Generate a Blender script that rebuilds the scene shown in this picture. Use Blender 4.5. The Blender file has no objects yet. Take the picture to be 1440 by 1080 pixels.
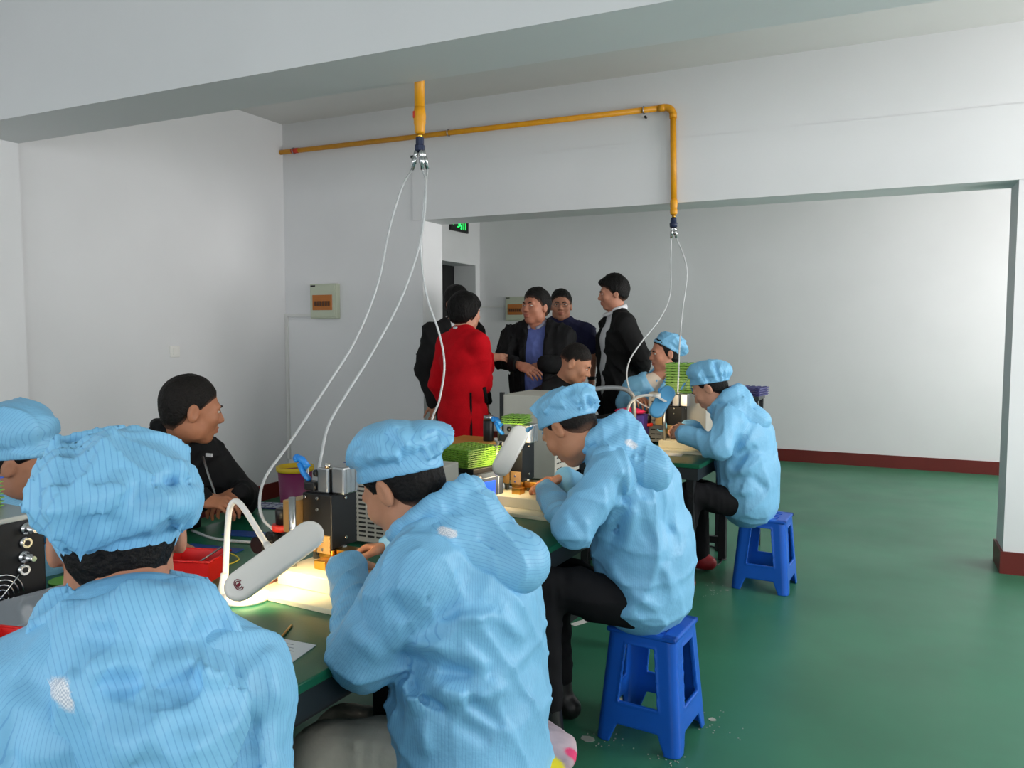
import bpy, bmesh, math, random
import numpy as np
from mathutils import Vector, Matrix

# ------------------------------------------------------------------ camera, world, lights, exposure
scn = bpy.context.scene
COL = scn.collection
F_PX = 1110.0
CAM = np.array([0.0, 0.0, 1.40])
YAW, PITCH = math.radians(25.1), math.radians(4.0)
cd = bpy.data.cameras.new('camera'); cam = bpy.data.objects.new('camera', cd); COL.objects.link(cam)
cd.sensor_width = 36.0; cd.lens = F_PX / 1440 * 36.0; cd.clip_start = 0.02
cam.location = CAM; cam.rotation_euler = (math.pi / 2 - PITCH, 0, YAW)
scn.camera = cam
_fw = np.array([-math.sin(YAW) * math.cos(PITCH), math.cos(YAW) * math.cos(PITCH), -math.sin(PITCH)])
_rt = np.array([math.cos(YAW), math.sin(YAW), 0.0]); _up = np.cross(_rt, _fw)

def at(u, v, z):                       # a point seen at photo pixel (u, v), z metres deep
    return CAM + (_fw + _rt * (u - 720) / F_PX + _up * (540 - v) / F_PX) * z

w = bpy.data.worlds.new('world'); scn.world = w; w.use_nodes = True
w.node_tree.nodes['Background'].inputs[0].default_value = (0.92, 0.95, 1.0, 1)
w.node_tree.nodes['Background'].inputs[1].default_value = 1.0
scn.view_settings.view_transform = 'Standard'; scn.view_settings.look = 'None'
scn.view_settings.gamma = 1.0; scn.view_settings.use_curve_mapping = False
scn.view_settings.exposure = 0.0

def window_light(name, loc, rot, sx, sy, power, col=(0.93, 0.97, 1.0)):
    l = bpy.data.lights.new(name, 'AREA'); l.shape = 'RECTANGLE'; l.size = sx; l.size_y = sy
    l.energy = power; l.color = col
    o = bpy.data.objects.new(name, l); COL.objects.link(o); o.location = loc; o.rotation_euler = rot
    return o
XR, YB = 2.9, -2.6                      # right wall, wall behind the camera
WIN_R = [(0.2, 2.2), (2.9, 4.7), (5.9, 8.3)]      # window spans along the right wall
WIN_B = [(-3.6, -1.6), (-0.6, 1.6)]               # window spans along the wall behind the camera
WZ = (0.95, 2.45)
R90 = math.pi / 2
for i, (a, b) in enumerate(WIN_R):
    window_light('daylight', (XR + 0.22, (a + b) / 2, sum(WZ) / 2), (0, R90, 0), WZ[1] - WZ[0], b - a, (48, 118, 125)[i], (1.0, .985, .955))
for a, b in WIN_B:
    window_light('daylight', ((a + b) / 2, YB - 0.22, sum(WZ) / 2), (R90, 0, 0), b - a, WZ[1] - WZ[0], 54)

# ------------------------------------------------------------------ materials
MATS = {}
def mat(name, col, rough=0.5, metal=0.0, spec=0.5, noise=None, bump=None, emit=None, alpha=None, trans=None, ior=1.45, sheen=0, coat=0):
    """noise=(scale, amount[, colour]) mottles the colour; bump=(scale, strength)"""
    if name in MATS: return MATS[name]
    m = bpy.data.materials.new(name); m.use_nodes = True; nt = m.node_tree; N = nt.nodes; L = nt.links
    b = N['Principled BSDF']
    c = tuple(srgb(x) for x in col) + (1,)
    b.inputs['Base Color'].default_value = c; b.inputs['Roughness'].default_value = rough
    b.inputs['Metallic'].default_value = metal; b.inputs['Specular IOR Level'].default_value = spec
    b.inputs['IOR'].default_value = ior
    if sheen: b.inputs['Sheen Weight'].default_value = sheen
    if coat: b.inputs['Coat Weight'].default_value = coat; b.inputs['Coat Roughness'].default_value = 0.15
    if trans: b.inputs['Transmission Weight'].default_value = trans
    if alpha is not None: b.inputs['Alpha'].default_value = alpha
    if emit:
        b.inputs['Emission Color'].default_value = tuple(srgb(x) for x in emit[0]) + (1,); b.inputs['Emission Strength'].default_value = emit[1]
    tc = None
    if noise or bump: tc = N.new('ShaderNodeTexCoord')
    if noise:
        n = N.new('ShaderNodeTexNoise'); n.inputs['Scale'].default_value = noise[0]; n.inputs['Detail'].default_value = 5
        L.new(tc.outputs['Object'], n.inputs['Vector'])
        mx = N.new('ShaderNodeMix'); mx.data_type = 'RGBA'
        c2 = tuple(srgb(x) for x in noise[2]) + (1,) if len(noise) > 2 else tuple(x * (1 - noise[1]) for x in c[:3]) + (1,)
        mx.inputs['A'].default_value = c; mx.inputs['B'].default_value = c2
        rp = N.new('ShaderNodeMapRange'); rp.inputs['From Min'].default_value = 0.35; rp.inputs['From Max'].default_value = 0.7
        L.new(n.outputs['Fac'], rp.inputs['Value'])
        if len(noise) > 2: rp.inputs['To Max'].default_value = noise[1]
        L.new(rp.outputs['Result'], mx.inputs['Factor']); L.new(mx.outputs['Result'], b.inputs['Base Color'])
    if bump:
        n2 = N.new('ShaderNodeTexNoise'); n2.inputs['Scale'].default_value = bump[0]; n2.inputs['Detail'].default_value = 4
        L.new(tc.outputs['Object'], n2.inputs['Vector'])
        bp = N.new('ShaderNodeBump'); bp.inputs['Strength'].default_value = bump[1]; bp.inputs['Distance'].default_value = 0.01
        L.new(n2.outputs['Fac'], bp.inputs['Height']); L.new(bp.outputs['Normal'], b.inputs['Normal'])
    MATS[name] = m
    return m
def srgb(x):
    x = x / 255.0
    return x / 12.92 if x <= 0.04045 else ((x + 0.055) / 1.055) ** 2.4

# ------------------------------------------------------------------ scene helpers
def tag(o, label=None, cat=None, group=None, kind=None):
    if label: o['label'] = label
    if cat: o['category'] = cat
    if group: o['group'] = group
    if kind: o['kind'] = kind
    return o
def empty(name, loc=(0, 0, 0), rz=0.0, label=None, cat=None, group=None):
    o = bpy.data.objects.new(name, None); COL.objects.link(o); o.location = loc; o.rotation_euler = (0, 0, rz)
    o.empty_display_size = 0.1
    return tag(o, label, cat, group)
def copy_tree(o, parent=None):
    c = o.copy(); COL.objects.link(c); c.parent = parent
    for ch in o.children: copy_tree(ch, c)
    return c
def frame(axis):                       # orthonormal frame with z along axis
    z = Vector(axis).normalized(); x = z.orthogonal().normalized(); y = z.cross(x)
    return x, y, z
class MB:
    """collects shapes into one mesh"""
    def __init__(s): s.v = []; s.f = []; s.mi = []; s.m = 0; s.sm = []; s.smooth = False
    def add(s, vs, fs, smooth=None):
        k = len(s.v); s.v += [tuple(v) for v in vs]
        for f in fs:
            s.f.append(tuple(i + k for i in f)); s.mi.append(s.m); s.sm.append(s.smooth if smooth is None else smooth)
        return s
    def box(s, lo, hi, M=None, bev=0.0):
        bm = bmesh.new(); bmesh.ops.create_cube(bm, size=1.0)
        sz = [hi[i] - lo[i] for i in range(3)]; c = [(hi[i] + lo[i]) / 2 for i in range(3)]
        for v in bm.verts: v.co = Vector([v.co[i] * sz[i] + c[i] for i in range(3)])
        if bev: bmesh.ops.bevel(bm, geom=list(bm.edges), offset=min(bev, min(abs(x) for x in sz) * .45), segments=2, profile=0.5, affect='EDGES')
        return s.bm(bm, M)
    def bm(s, bm, M=None, smooth=None):
        bm.verts.index_update()
        vs = [(M @ v.co if M else v.co) for v in bm.verts]
        s.add(vs, [[v.index for v in f.verts] for f in bm.faces], smooth); bm.free(); return s
    def lathe(s, prof, o=(0, 0, 0), axis=(0, 0, 1), n=20, smooth=True, cap=True, sq=(1, 1)):
        x, y, z = frame(axis); o = Vector(o); vs = []; fs = []
        if tuple(axis) == (0, 0, 1): x, y = Vector((1, 0, 0)), Vector((0, 1, 0))
        for r, h in prof:
            for i in range(n):
                a = 2 * math.pi * i / n; vs.append(o + x * (r * math.cos(a) * sq[0]) + y * (r * math.sin(a) * sq[1]) + z * h)
        for j in range(len(prof) - 1):
            for i in range(n):
                k = (i + 1) % n; fs.append((j * n + i, j * n + k, (j + 1) * n + k, (j + 1) * n + i))
        s.add(vs, fs, smooth)
        if cap:
            m = len(s.v) - len(vs)
            s.f.append(tuple(m + i for i in reversed(range(n)))); s.f.append(tuple(m + (len(prof) - 1) * n + i for i in range(n)))
            s.mi += [s.m] * 2; s.sm += [False] * 2
        return s
    def cyl(s, a, b, r, n=16, r2=None, smooth=True):
        a = Vector(a); b = Vector(b)
        return s.lathe([(r, 0), (r if r2 is None else r2, (b - a).length)], a, b - a, n, smooth)
    def tube(s, pts, r, n=10, closed=False, rr=None):
        pts = [Vector(p) for p in pts]; vs = []; fs = []; m = len(pts); x = None
        for i, p in enumerate(pts):
            if closed: t = pts[(i + 1) % m] - pts[i - 1]
            else: t = pts[min(i + 1, m - 1)] - pts[max(i - 1, 0)]
            t = t.normalized() if t.length > 1e-9 else Vector((0, 0, 1))
            if x is None: x = t.orthogonal().normalized()
            x = (x - t * x.dot(t)).normalized(); y = t.cross(x)
            q = r if rr is None else rr[i]
            for k in range(n):
                a = 2 * math.pi * k / n; vs.append(p + x * (q * math.cos(a)) + y * (q * math.sin(a)))
        for i in range(m if closed else m - 1):
            for k in range(n):
                l = (k + 1) % n; j = (i + 1) % m; fs.append((i * n + k, i * n + l, j * n + l, j * n + k))
        if not closed: fs += [tuple(reversed(range(n))), tuple((m - 1) * n + k for k in range(n))]
        return s.add(vs, fs, True)
    def prism(s, poly, z0, z1, M=None):          # polygon in xy extruded
        n = len(poly); vs = [Vector((x, y, z0)) for x, y in poly] + [Vector((x, y, z1)) for x, y in poly]
        if M: vs = [M @ v for v in vs]
        fs = [tuple(reversed(range(n))), tuple(range(n, 2 * n))] + [(i, (i + 1) % n, n + (i + 1) % n, n + i) for i in range(n)]
        return s.add(vs, fs)
    def ball(s, c, r, n=14, sc=(1, 1, 1), M=None):
        bm = bmesh.new(); bmesh.ops.create_uvsphere(bm, u_segments=n, v_segments=max(6, n * 2 // 3), radius=1)
        for v in bm.verts: v.co = Vector([v.co[i] * r * sc[i] for i in range(3)])
        T = Matrix.Translation(Vector(c)); return s.bm(bm, T @ M if M else T, True)
    def build(s, name, mats, parent=None, loc=None, rot=None, **kw):
        me = bpy.data.meshes.new(name); me.from_pydata([tuple(v) for v in s.v], [], s.f)
        for m in (mats if isinstance(mats, (list, tuple)) else [mats]): me.materials.append(m)
        me.polygons.foreach_set('material_index', s.mi); me.polygons.foreach_set('use_smooth', s.sm); me.update()
        o = bpy.data.objects.new(name, me); COL.objects.link(o)
        if parent: o.parent = parent
        if loc is not None: o.location = loc
        if rot is not None: o.rotation_euler = rot
        if kw: tag(o, **kw)
        return o
def spline(pts, n=12):                  # Catmull-Rom through points
    P = [np.array(p, float) for p in pts]; P = [2 * P[0] - P[1]] + P + [2 * P[-1] - P[-2]]; out = []
    for i in range(1, len(P) - 2):
        for k in range(n):
            t = k / n; a, b, c, d = P[i - 1:i + 3]
            out.append(.5 * ((2 * b) + (-a + c) * t + (2 * a - 5 * b + 4 * c - d) * t * t + (-a + 3 * b - 3 * c + d) * t ** 3))
    out.append(P[-2]); return out
def struct(name, mb, m, parent=None, **kw):
    o = mb.build(name, m, parent); o['kind'] = 'structure'
    if kw: tag(o, **kw)
    return o
# ------------------------------------------------------------------ the setting
XL, YW, YW2, YF, ZC, ZLT = -4.544, 5.222, 5.517, 8.76, 3.083, 2.225
m_wall = mat('white_wall_paint', (226, 226, 228), 0.75, spec=0.25, noise=(1.3, 0.05), bump=(60, 0.04))
m_ceil = mat('ceiling_paint', (222, 221, 219), 0.8, spec=0.2, noise=(1.1, 0.05))
m_base = mat('dark_red_skirting_paint', (104, 32, 26), 0.5, noise=(6, 0.12))
def floor_mat():
    m = mat('green_epoxy_floor', (54, 118, 90), 0.30, spec=0.5, noise=(2.2, 0.22))
    N = m.node_tree.nodes; L = m.node_tree.links; b = N['Principled BSDF']
    tc = N.new('ShaderNodeTexCoord'); n = N.new('ShaderNodeTexNoise'); n.inputs['Scale'].default_value = 1.6; n.inputs['Detail'].default_value = 8
    mr = N.new('ShaderNodeMapRange'); mr.inputs['To Min'].default_value = 0.26; mr.inputs['To Max'].default_value = 0.46
    L.new(tc.outputs['Object'], n.inputs['Vector']); L.new(n.outputs['Fac'], mr.inputs['Value']); L.new(mr.outputs['Result'], b.inputs['Roughness'])
    return m
T = 0.3
struct('floor', MB().box((XL - 1.6, YB - T, -0.1), (XR + T, YF + T, 0)), floor_mat(), label='glossy green painted concrete floor of the workshop')
struct('ceiling', MB().box((XL - 1.6, YB - T, ZC), (XR + T, YF + T, ZC + 0.15)), m_ceil)
DY0, DY1, DZ = 7.62, 8.645, 2.175
mb = MB().box((XL - T, YB - T, 0), (XL, DY0, ZC)).box((XL - T, DY1, 0), (XL, YF + T, ZC)).box((XL - T, DY0, DZ), (XL, DY1, ZC))
struct('wall_left', mb, m_wall)
mb = MB().box((XL, YW, 0), (-3.2, YW2, ZC)).box((-3.2, YW, ZLT), (0.662, YW2, ZC)).box((0.662, YW, 0), (XR, YW2, ZC))
mb.box((-3.28, YW - 0.009, ZLT), (XR, YW, 2.64))
struct('wall_back', mb, m_wall)
struct('wall_far', MB().box((XL, YF, 0), (XR, YF + T, ZC)), m_wall)
mb = MB(); ys = [YB - T]
for a, b in WIN_R:
    mb.box((XR, ys[-1], 0), (XR + T, a, ZC)); mb.box((XR, a, 0), (XR + T, b, WZ[0])); mb.box((XR, a, WZ[1]), (XR + T, b, ZC)); ys.append(b)
mb.box((XR, ys[-1], 0), (XR + T, YF + T, ZC)); struct('wall_right', mb, m_wall)
mb = MB(); xs = [XL - T]
for a, b in WIN_B:
    mb.box((xs[-1], YB - T, 0), (a, YB, ZC)); mb.box((a, YB - T, 0), (b, YB, WZ[0])); mb.box((a, YB - T, WZ[1]), (b, YB, ZC)); xs.append(b)
mb.box((xs[-1], YB - T, 0), (XR + T, YB, ZC)); struct('wall_front', mb, m_wall)
m_frame = mat('white_window_frame', (235, 235, 235), 0.4)
k = 1
for a, b in WIN_R:
    mb = MB()
    for y in (a + .02, (a + b) / 2, b - .02): mb.box((XR + .08, y - .025, WZ[0]), (XR + .13, y + .025, WZ[1]))
    for z in (WZ[0] + .02, WZ[1] - .02): mb.box((XR + .08, a, z - .025), (XR + .13, b, z + .025))
    struct('window_%d' % k, mb, m_frame); k += 1
for a, b in WIN_B:
    mb = MB()
    for x in (a + .02, (a + b) / 2, b - .02): mb.box((x - .025, YB - .13, WZ[0]), (x + .025, YB - .08, WZ[1]))
    for z in (WZ[0] + .02, WZ[1] - .02): mb.box((a, YB - .13, z - .025), (b, YB - .08, z + .025))
    struct('window_%d' % k, mb, m_frame); k += 1
struct('ceiling_beam', MB().box((XL, 2.59, 2.453), (XR, 2.955, ZC)), m_wall, label='deep white beam crossing the ceiling in front')
struct('wall_pillar', MB().box((XL, 2.60, 0), (-4.49, 2.953, 2.453)), m_wall, label='shallow pilaster on the left wall under the beam')
# door in the far end of the left wall: frame, dark leaf standing at the back of the reveal
m_door = mat('dark_door', (22, 22, 22), 0.5)
d = struct('door_1', MB().box((XL - T - 0.06, DY0 - .1, 0), (XL - T - 0.02, DY1 + .1, DZ + .1)), m_door, label='dark doorway in the far end of the left wall')
MB().cyl((XL - T - .02, DY0 + .12, 1.02), (XL - T + .03, DY0 + .12, 1.02), .012).build('handle', mat('door_handle_steel', (150, 150, 150), .3, 1), d)
BH, BD = 0.128, 0.014
struct('baseboard_left', MB().box((XL, YB, 0), (XL + BD, 2.6, BH)).box((XL, 2.953, 0), (XL + BD, YW, BH)).box((XL, YW2, 0), (XL + BD, DY0, BH)).box((-4.49, 2.6, 0), (-4.49 + BD, 2.953, BH)), m_base)
struct('baseboard_back', MB().box((XL + BD, YW - BD, 0), (-3.2 + BD, YW, BH)).box((-3.2, YW, 0), (-3.2 + BD, YW2, BH)).box((0.662 - BD, YW - BD, 0), (XR, YW, BH)).box((0.662 - BD, YW, 0), (0.662, YW2, BH)), m_base)
struct('baseboard_far', MB().box((XL + BD, YF - BD, 0), (XR, YF, BH)), m_base)

# ------------------------------------------------------------------ desks
E_S = np.array([.0658, .9978]); E_T = np.array([-.9978, .0658]); D0 = np.array([-1.10, 0.0]); DRZ = -math.atan2(.0658, .9978)
HD = 0.70
def dk(s, t, z=HD):                     # point in the desk row's own frame: s along the row, t across from the workers' edge
    q = D0 + s * E_S + t * E_T; return (float(q[0]), float(q[1]), z)
m_dtop = mat('green_desk_mat', (24, 98, 70), 0.28, spec=0.5, noise=(3, 0.2), bump=(200, 0.02))
m_dblk = mat('black_desk_steel', (24, 25, 28), 0.45, noise=(8, .15))
m_dfas = mat('dark_desk_edge', (38, 44, 48), 0.4)
def desk(s0, s1, wid, label, t0=0.0):
    # local: x = -t, y = s
    r = empty('workbench', dk(s0, t0, 0), DRZ, label, 'workbench', 'green topped workbenches')
    ln = s1 - s0
    MB().box((-wid, 0, HD - .022), (0, ln, HD), bev=.003).build('table_top', [m_dtop], r)
    mb = MB().box((-wid + .01, .01, HD - .085), (-.012, ln - .01, HD - .022)); mb.build('apron', m_dfas, r)
    for x in (-.06, -wid + .06):
        for y in (.06, ln - .06):
            MB().box((x - .022, y - .022, 0.01), (x + .022, y + .022, HD - .085), bev=.003).build('leg', m_dblk, r)
            MB().lathe([(.026, 0), (.026, .012)], (x, y, 0), n=12).build('foot', m_dblk, r)
    for y in (.06, ln - .06): MB().box((-wid + .06, y - .018, .10), (-.06, y + .018, .14)).build('crossbar', m_dblk, r)
    for x in (-.30, -wid + .30): MB().box((x - .02, .06, .14), (x + .02, ln - .06, .18)).build('foot_rail', m_dblk, r)
    MB().box((-wid / 2 - .012, .04, .2), (-wid / 2 + .012, ln - .04, HD - .09)).build('modesty_panel', m_dblk, r)
    return r
desk(-0.35, 1.60, 1.2, 'green topped workbench nearest the camera with lamp and red bin')
desk(1.605, 3.35, 1.2, 'green topped workbench in the middle with tray stack and controller')
desk(4.065, 4.88, 0.72, 'green topped workbench farthest away near the opening')
# ------------------------------------------------------------------ signed distance modelling (bodies and clothes)
A_ = lambda p: np.array(p, float)
def nrm(v): v = A_(v); return v / (np.linalg.norm(v) + 1e-12)
def axes(fwd, up):                      # rows: right, forward, up
    f = nrm(fwd); r = nrm(np.cross(f, up)); return np.array([r, f, np.cross(r, f)])
def smin(a, b, k):
    h = np.clip(.5 + .5 * (b - a) / k, 0, 1); return b + (a - b) * h - k * h * (1 - h)
class Sdf:
    def __init__(s): s.it = []; s.lo = np.full(3, 9e9); s.hi = np.full(3, -9e9)
    def _put(s, f, lo, hi, k, op):
        lo = A_(lo); hi = A_(hi)
        if op == 'u': s.lo = np.minimum(s.lo, lo); s.hi = np.maximum(s.hi, hi)
        s.it.append((f, lo, hi, k, op)); return s
    def cone(s, a, b, ra, rb, k=.02, op='u', sq=None):
        """tapered limb; sq=(axis, factor at a, factor at b): the section is widened by factor along axis"""
        a = A_(a); b = A_(b); ba = b - a; l2 = ba @ ba + 1e-9; R = max(ra, rb)
        if sq is not None: ax = nrm(sq[0]); fa, fb = sq[1], sq[2]
        def f(P):
            q = P - a; h = np.clip(q @ ba / l2, 0, 1); q = q - h[:, None] * ba
            if sq is not None:
                c = q @ ax; fac = fa + (fb - fa) * h
                q = q - c[:, None] * ax; return np.sqrt((q * q).sum(1) + (c / fac) ** 2) - (ra + (rb - ra) * h)
            return np.sqrt((q * q).sum(1)) - (ra + (rb - ra) * h)
        m = R * (max(fa, fb) if sq is not None else 1)
        return s._put(f, np.minimum(a, b) - m, np.maximum(a, b) + m, k, op)
    def chain(s, pts, rad, k=.015, op='u'):
        for i in range(len(pts) - 1): s.cone(pts[i], pts[i + 1], rad[i], rad[i + 1], k, op)
        return s
    def ell(s, c, r, M=None, k=.02, op='u'):
        c = A_(c); r = A_(r); M = np.eye(3) if M is None else M
        def f(P):
            q = (P - c) @ M.T; k0 = np.sqrt(((q / r) ** 2).sum(1)); k1 = np.sqrt(((q / (r * r)) ** 2).sum(1)) + 1e-9
            return np.where(k0 < 1e-4, -r.min(), k0 * (k0 - 1) / k1)
        ext = np.sqrt(((M * r[:, None]) ** 2).sum(0))
        return s._put(f, c - ext, c + ext, k, op)
    def box(s, c, h, M=None, rd=.01, k=.01, op='u'):
        c = A_(c); h = A_(h) - rd; M = np.eye(3) if M is None else M
        def f(P):
            q = np.abs((P - c) @ M.T) - h
            return np.sqrt((np.maximum(q, 0) ** 2).sum(1)) + np.minimum(q.max(1), 0) - rd
        ext = np.abs(M * (h + rd)[:, None]).sum(0)
        return s._put(f, c - ext, c + ext, k, op)
    def fn(s, f): s.it.append((f, None, None, 0, 'f')); return s      # f(P, d) -> d
    def ev(s, P):
        d = np.full(len(P), 1.0)
        for f, lo, hi, k, op in s.it:
            if op == 'f': d = f(P, d); continue
            pad = k + .045
            m = np.nonzero(((P > lo - pad) & (P < hi + pad)).all(1))[0]
            if len(m) == 0: continue
            x = f(P[m])
            if op == 'u': d[m] = smin(d[m], x, k)
            else: d[m] = -smin(-d[m], x, k)
        return d
    def mesh(s, vox, pad=.04):
        lo = s.lo - pad; B = 6
        nb = np.ceil((s.hi + pad - lo) / (vox * B)).astype(int); n = nb * B
        g = [lo[i] + (np.arange(nb[i]) * B + (B - 1) / 2) * vox for i in range(3)]
        G = np.stack(np.meshgrid(*g, indexing='ij'), -1).reshape(-1, 3)
        dc = s.ev(G); act = (np.abs(dc) < B * vox * 1.15 + .020).reshape(nb)
        D = np.repeat(np.repeat(np.repeat(dc.reshape(nb), B, 0), B, 1), B, 2).astype(np.float32)
        bi = np.argwhere(act); o = np.stack(np.meshgrid(*[np.arange(B)] * 3, indexing='ij'), -1).reshape(-1, 3)
        I = (bi[:, None, :] * B + o[None]).reshape(-1, 3)
        for c in range(0, len(I), 400000):
            J = I[c:c + 400000]; D[J[:, 0], J[:, 1], J[:, 2]] = s.ev(lo + J * vox)
        return nets(D, lo, vox)
def nets(D, lo, vox):
    S = D < 0; c = [(i, j, k) for i in (0, 1) for j in (0, 1) for k in (0, 1)]
    sl = lambda A, o: A[o[0]:A.shape[0] - 1 + o[0], o[1]:A.shape[1] - 1 + o[1], o[2]:A.shape[2] - 1 + o[2]]
    cnt = sum(sl(S, o).astype(np.int8) for o in c); mix = (cnt > 0) & (cnt < 8)
    ci = np.argwhere(mix); idx = np.full(mix.shape, -1, np.int64); idx[mix] = np.arange(len(ci))
    val = {o: D[ci[:, 0] + o[0], ci[:, 1] + o[1], ci[:, 2] + o[2]] for o in c}
    acc = np.zeros((len(ci), 3)); num = np.zeros(len(ci))
    for o in c:
        for a in range(3):
            if o[a]: continue
            p = list(o); p[a] = 1; x, y = val[o], val[tuple(p)]; m = (x < 0) != (y < 0)
            t = x[m] / (x[m] - y[m]); q = np.tile(A_(o), (m.sum(), 1)); q[:, a] = t; acc[m] += q; num[m] += 1
    V = lo + (ci + acc / num[:, None]) * vox; Q = []
    for a in range(3):
        b, e = (a + 1) % 3, (a + 2) % 3
        s0 = [slice(None)] * 3; s1 = [slice(None)] * 3; s0[a] = slice(0, -1); s1[a] = slice(1, None)
        df = S[tuple(s0)] != S[tuple(s1)]; ii = np.argwhere(df)
        ii = ii[(ii[:, b] > 0) & (ii[:, e] > 0) & (ii[:, b] < D.shape[b] - 1) & (ii[:, e] < D.shape[e] - 1)]
        sg = S[ii[:, 0], ii[:, 1], ii[:, 2]]; q = []
        for db, de in ((1, 1), (0, 1), (0, 0), (1, 0)):
            j = ii.copy(); j[:, b] -= db; j[:, e] -= de; q.append(idx[j[:, 0], j[:, 1], j[:, 2]])
        q = np.stack(q, 1); q[~sg] = q[~sg][:, ::-1]; Q.append(q)
    return V, np.concatenate(Q)
def relax(V, Q, it=2, w=.5):
    e = np.concatenate([Q[:, [0, 1]], Q[:, [1, 2]], Q[:, [2, 3]], Q[:, [3, 0]]]); deg = np.bincount(e.ravel(), minlength=len(V))[:, None] + 1e-9
    for _ in range(it):
        a = np.stack([np.bincount(e[:, 0], V[e[:, 1], i], len(V)) + np.bincount(e[:, 1], V[e[:, 0], i], len(V)) for i in range(3)], 1)
        V = V * (1 - w) + a / deg * w
    return V
def sdf_obj(name, sd, vox, m, parent, it=1, attrs=None):
    """polygonize, link under parent; attrs: {name: function(points)->floats} stored on the points"""
    V, Q = sd.mesh(vox); V = relax(V, Q, it)
    me = bpy.data.meshes.new(name); n = len(V); k = len(Q)
    me.vertices.add(n); me.loops.add(4 * k); me.polygons.add(k)
    org = A_(parent.location)
    me.vertices.foreach_set('co', (V - org).astype(np.float32).ravel()); me.loops.foreach_set('vertex_index', Q.astype(np.int32).ravel())
    me.polygons.foreach_set('loop_start', (np.arange(k) * 4).astype(np.int32)); me.polygons.foreach_set('use_smooth', np.ones(k, bool))
    me.update(calc_edges=True); me.materials.append(m)
    for an, f in (attrs or {}).items():
        a = me.attributes.new(an, 'FLOAT', 'POINT'); a.data.foreach_set('value', np.asarray(f(V), np.float32))
    o = bpy.data.objects.new(name, me); COL.objects.link(o); o.parent = parent
    return o
def crumple(seed, freq=20.0, amp=.006, zs=.55):
    """cloth creases: sparse sharp crests on warped lines, faded in and out by a slow mask, over a soft swell"""
    r = np.random.RandomState(seed)
    K = [(nrm(r.randn(3)) * freq * f, nrm(r.randn(3)) * freq * .55 * f, nrm(r.randn(3)) * freq * .45, r.rand() * 6, r.rand() * 6, r.rand() * 6, 1 / f ** .7) for f in (1, 1.25, 1.7, 2.3)]
    S3 = A_((1, 1, zs))
    def f(P, d):
        m = np.nonzero(np.abs(d) < .05)[0]
        if len(m) == 0: return d
        q = P[m] * S3; v = 0
        for a, b, c, p0, p1, p2, w in K:
            x = np.abs(np.sin(q @ a + p0 + 1.3 * np.sin(q @ b + p1))); k = np.clip(np.sin(q @ c + p2) * .8 + .45, 0, 1)
            v = v + w * ((1 - x) ** 2.5 - .28) * k
        d = d.copy(); d[m] -= amp * (v + .5 * np.sin(q @ K[0][2] * 1.3 + 2))
        return d
    return f
def folds(lst, ax=None):
    """lst of (a, b, width, amp): ridges (amp>0) and valleys (amp<0) along segments; ax: direction ignored when measuring"""
    def f(P, d):
        d = d.copy()
        for a, b, wd, amp in lst:
            a = A_(a); b = A_(b)
            if ax is not None:
                m = np.nonzero(np.abs(d) < .05)[0]; q = P[m] - a; ba = b - a; q = q - (q @ ax)[:, None] * ax; ba = ba - (ba @ ax) * ax
                h = np.clip(q @ ba / (ba @ ba + 1e-9), 0, 1); q = q - h[:, None] * ba
                d[m] -= amp * np.exp(-(q * q).sum(1) / wd ** 2) * np.sqrt(np.clip(4 * h * (1 - h), 0, 1)); continue
            lo = np.minimum(a, b) - 3 * wd; hi = np.maximum(a, b) + 3 * wd
            m = np.nonzero(((P > lo) & (P < hi)).all(1) & (np.abs(d) < .06))[0]
            if len(m) == 0: continue
            q = P[m] - a; ba = b - a; h = np.clip(q @ ba / (ba @ ba + 1e-9), 0, 1); q = q - h[:, None] * ba
            d[m] -= amp * np.exp(-(q * q).sum(1) / wd ** 2) * np.sqrt(np.clip(4 * h * (1 - h), .05, 1))
        return d
    return f

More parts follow.
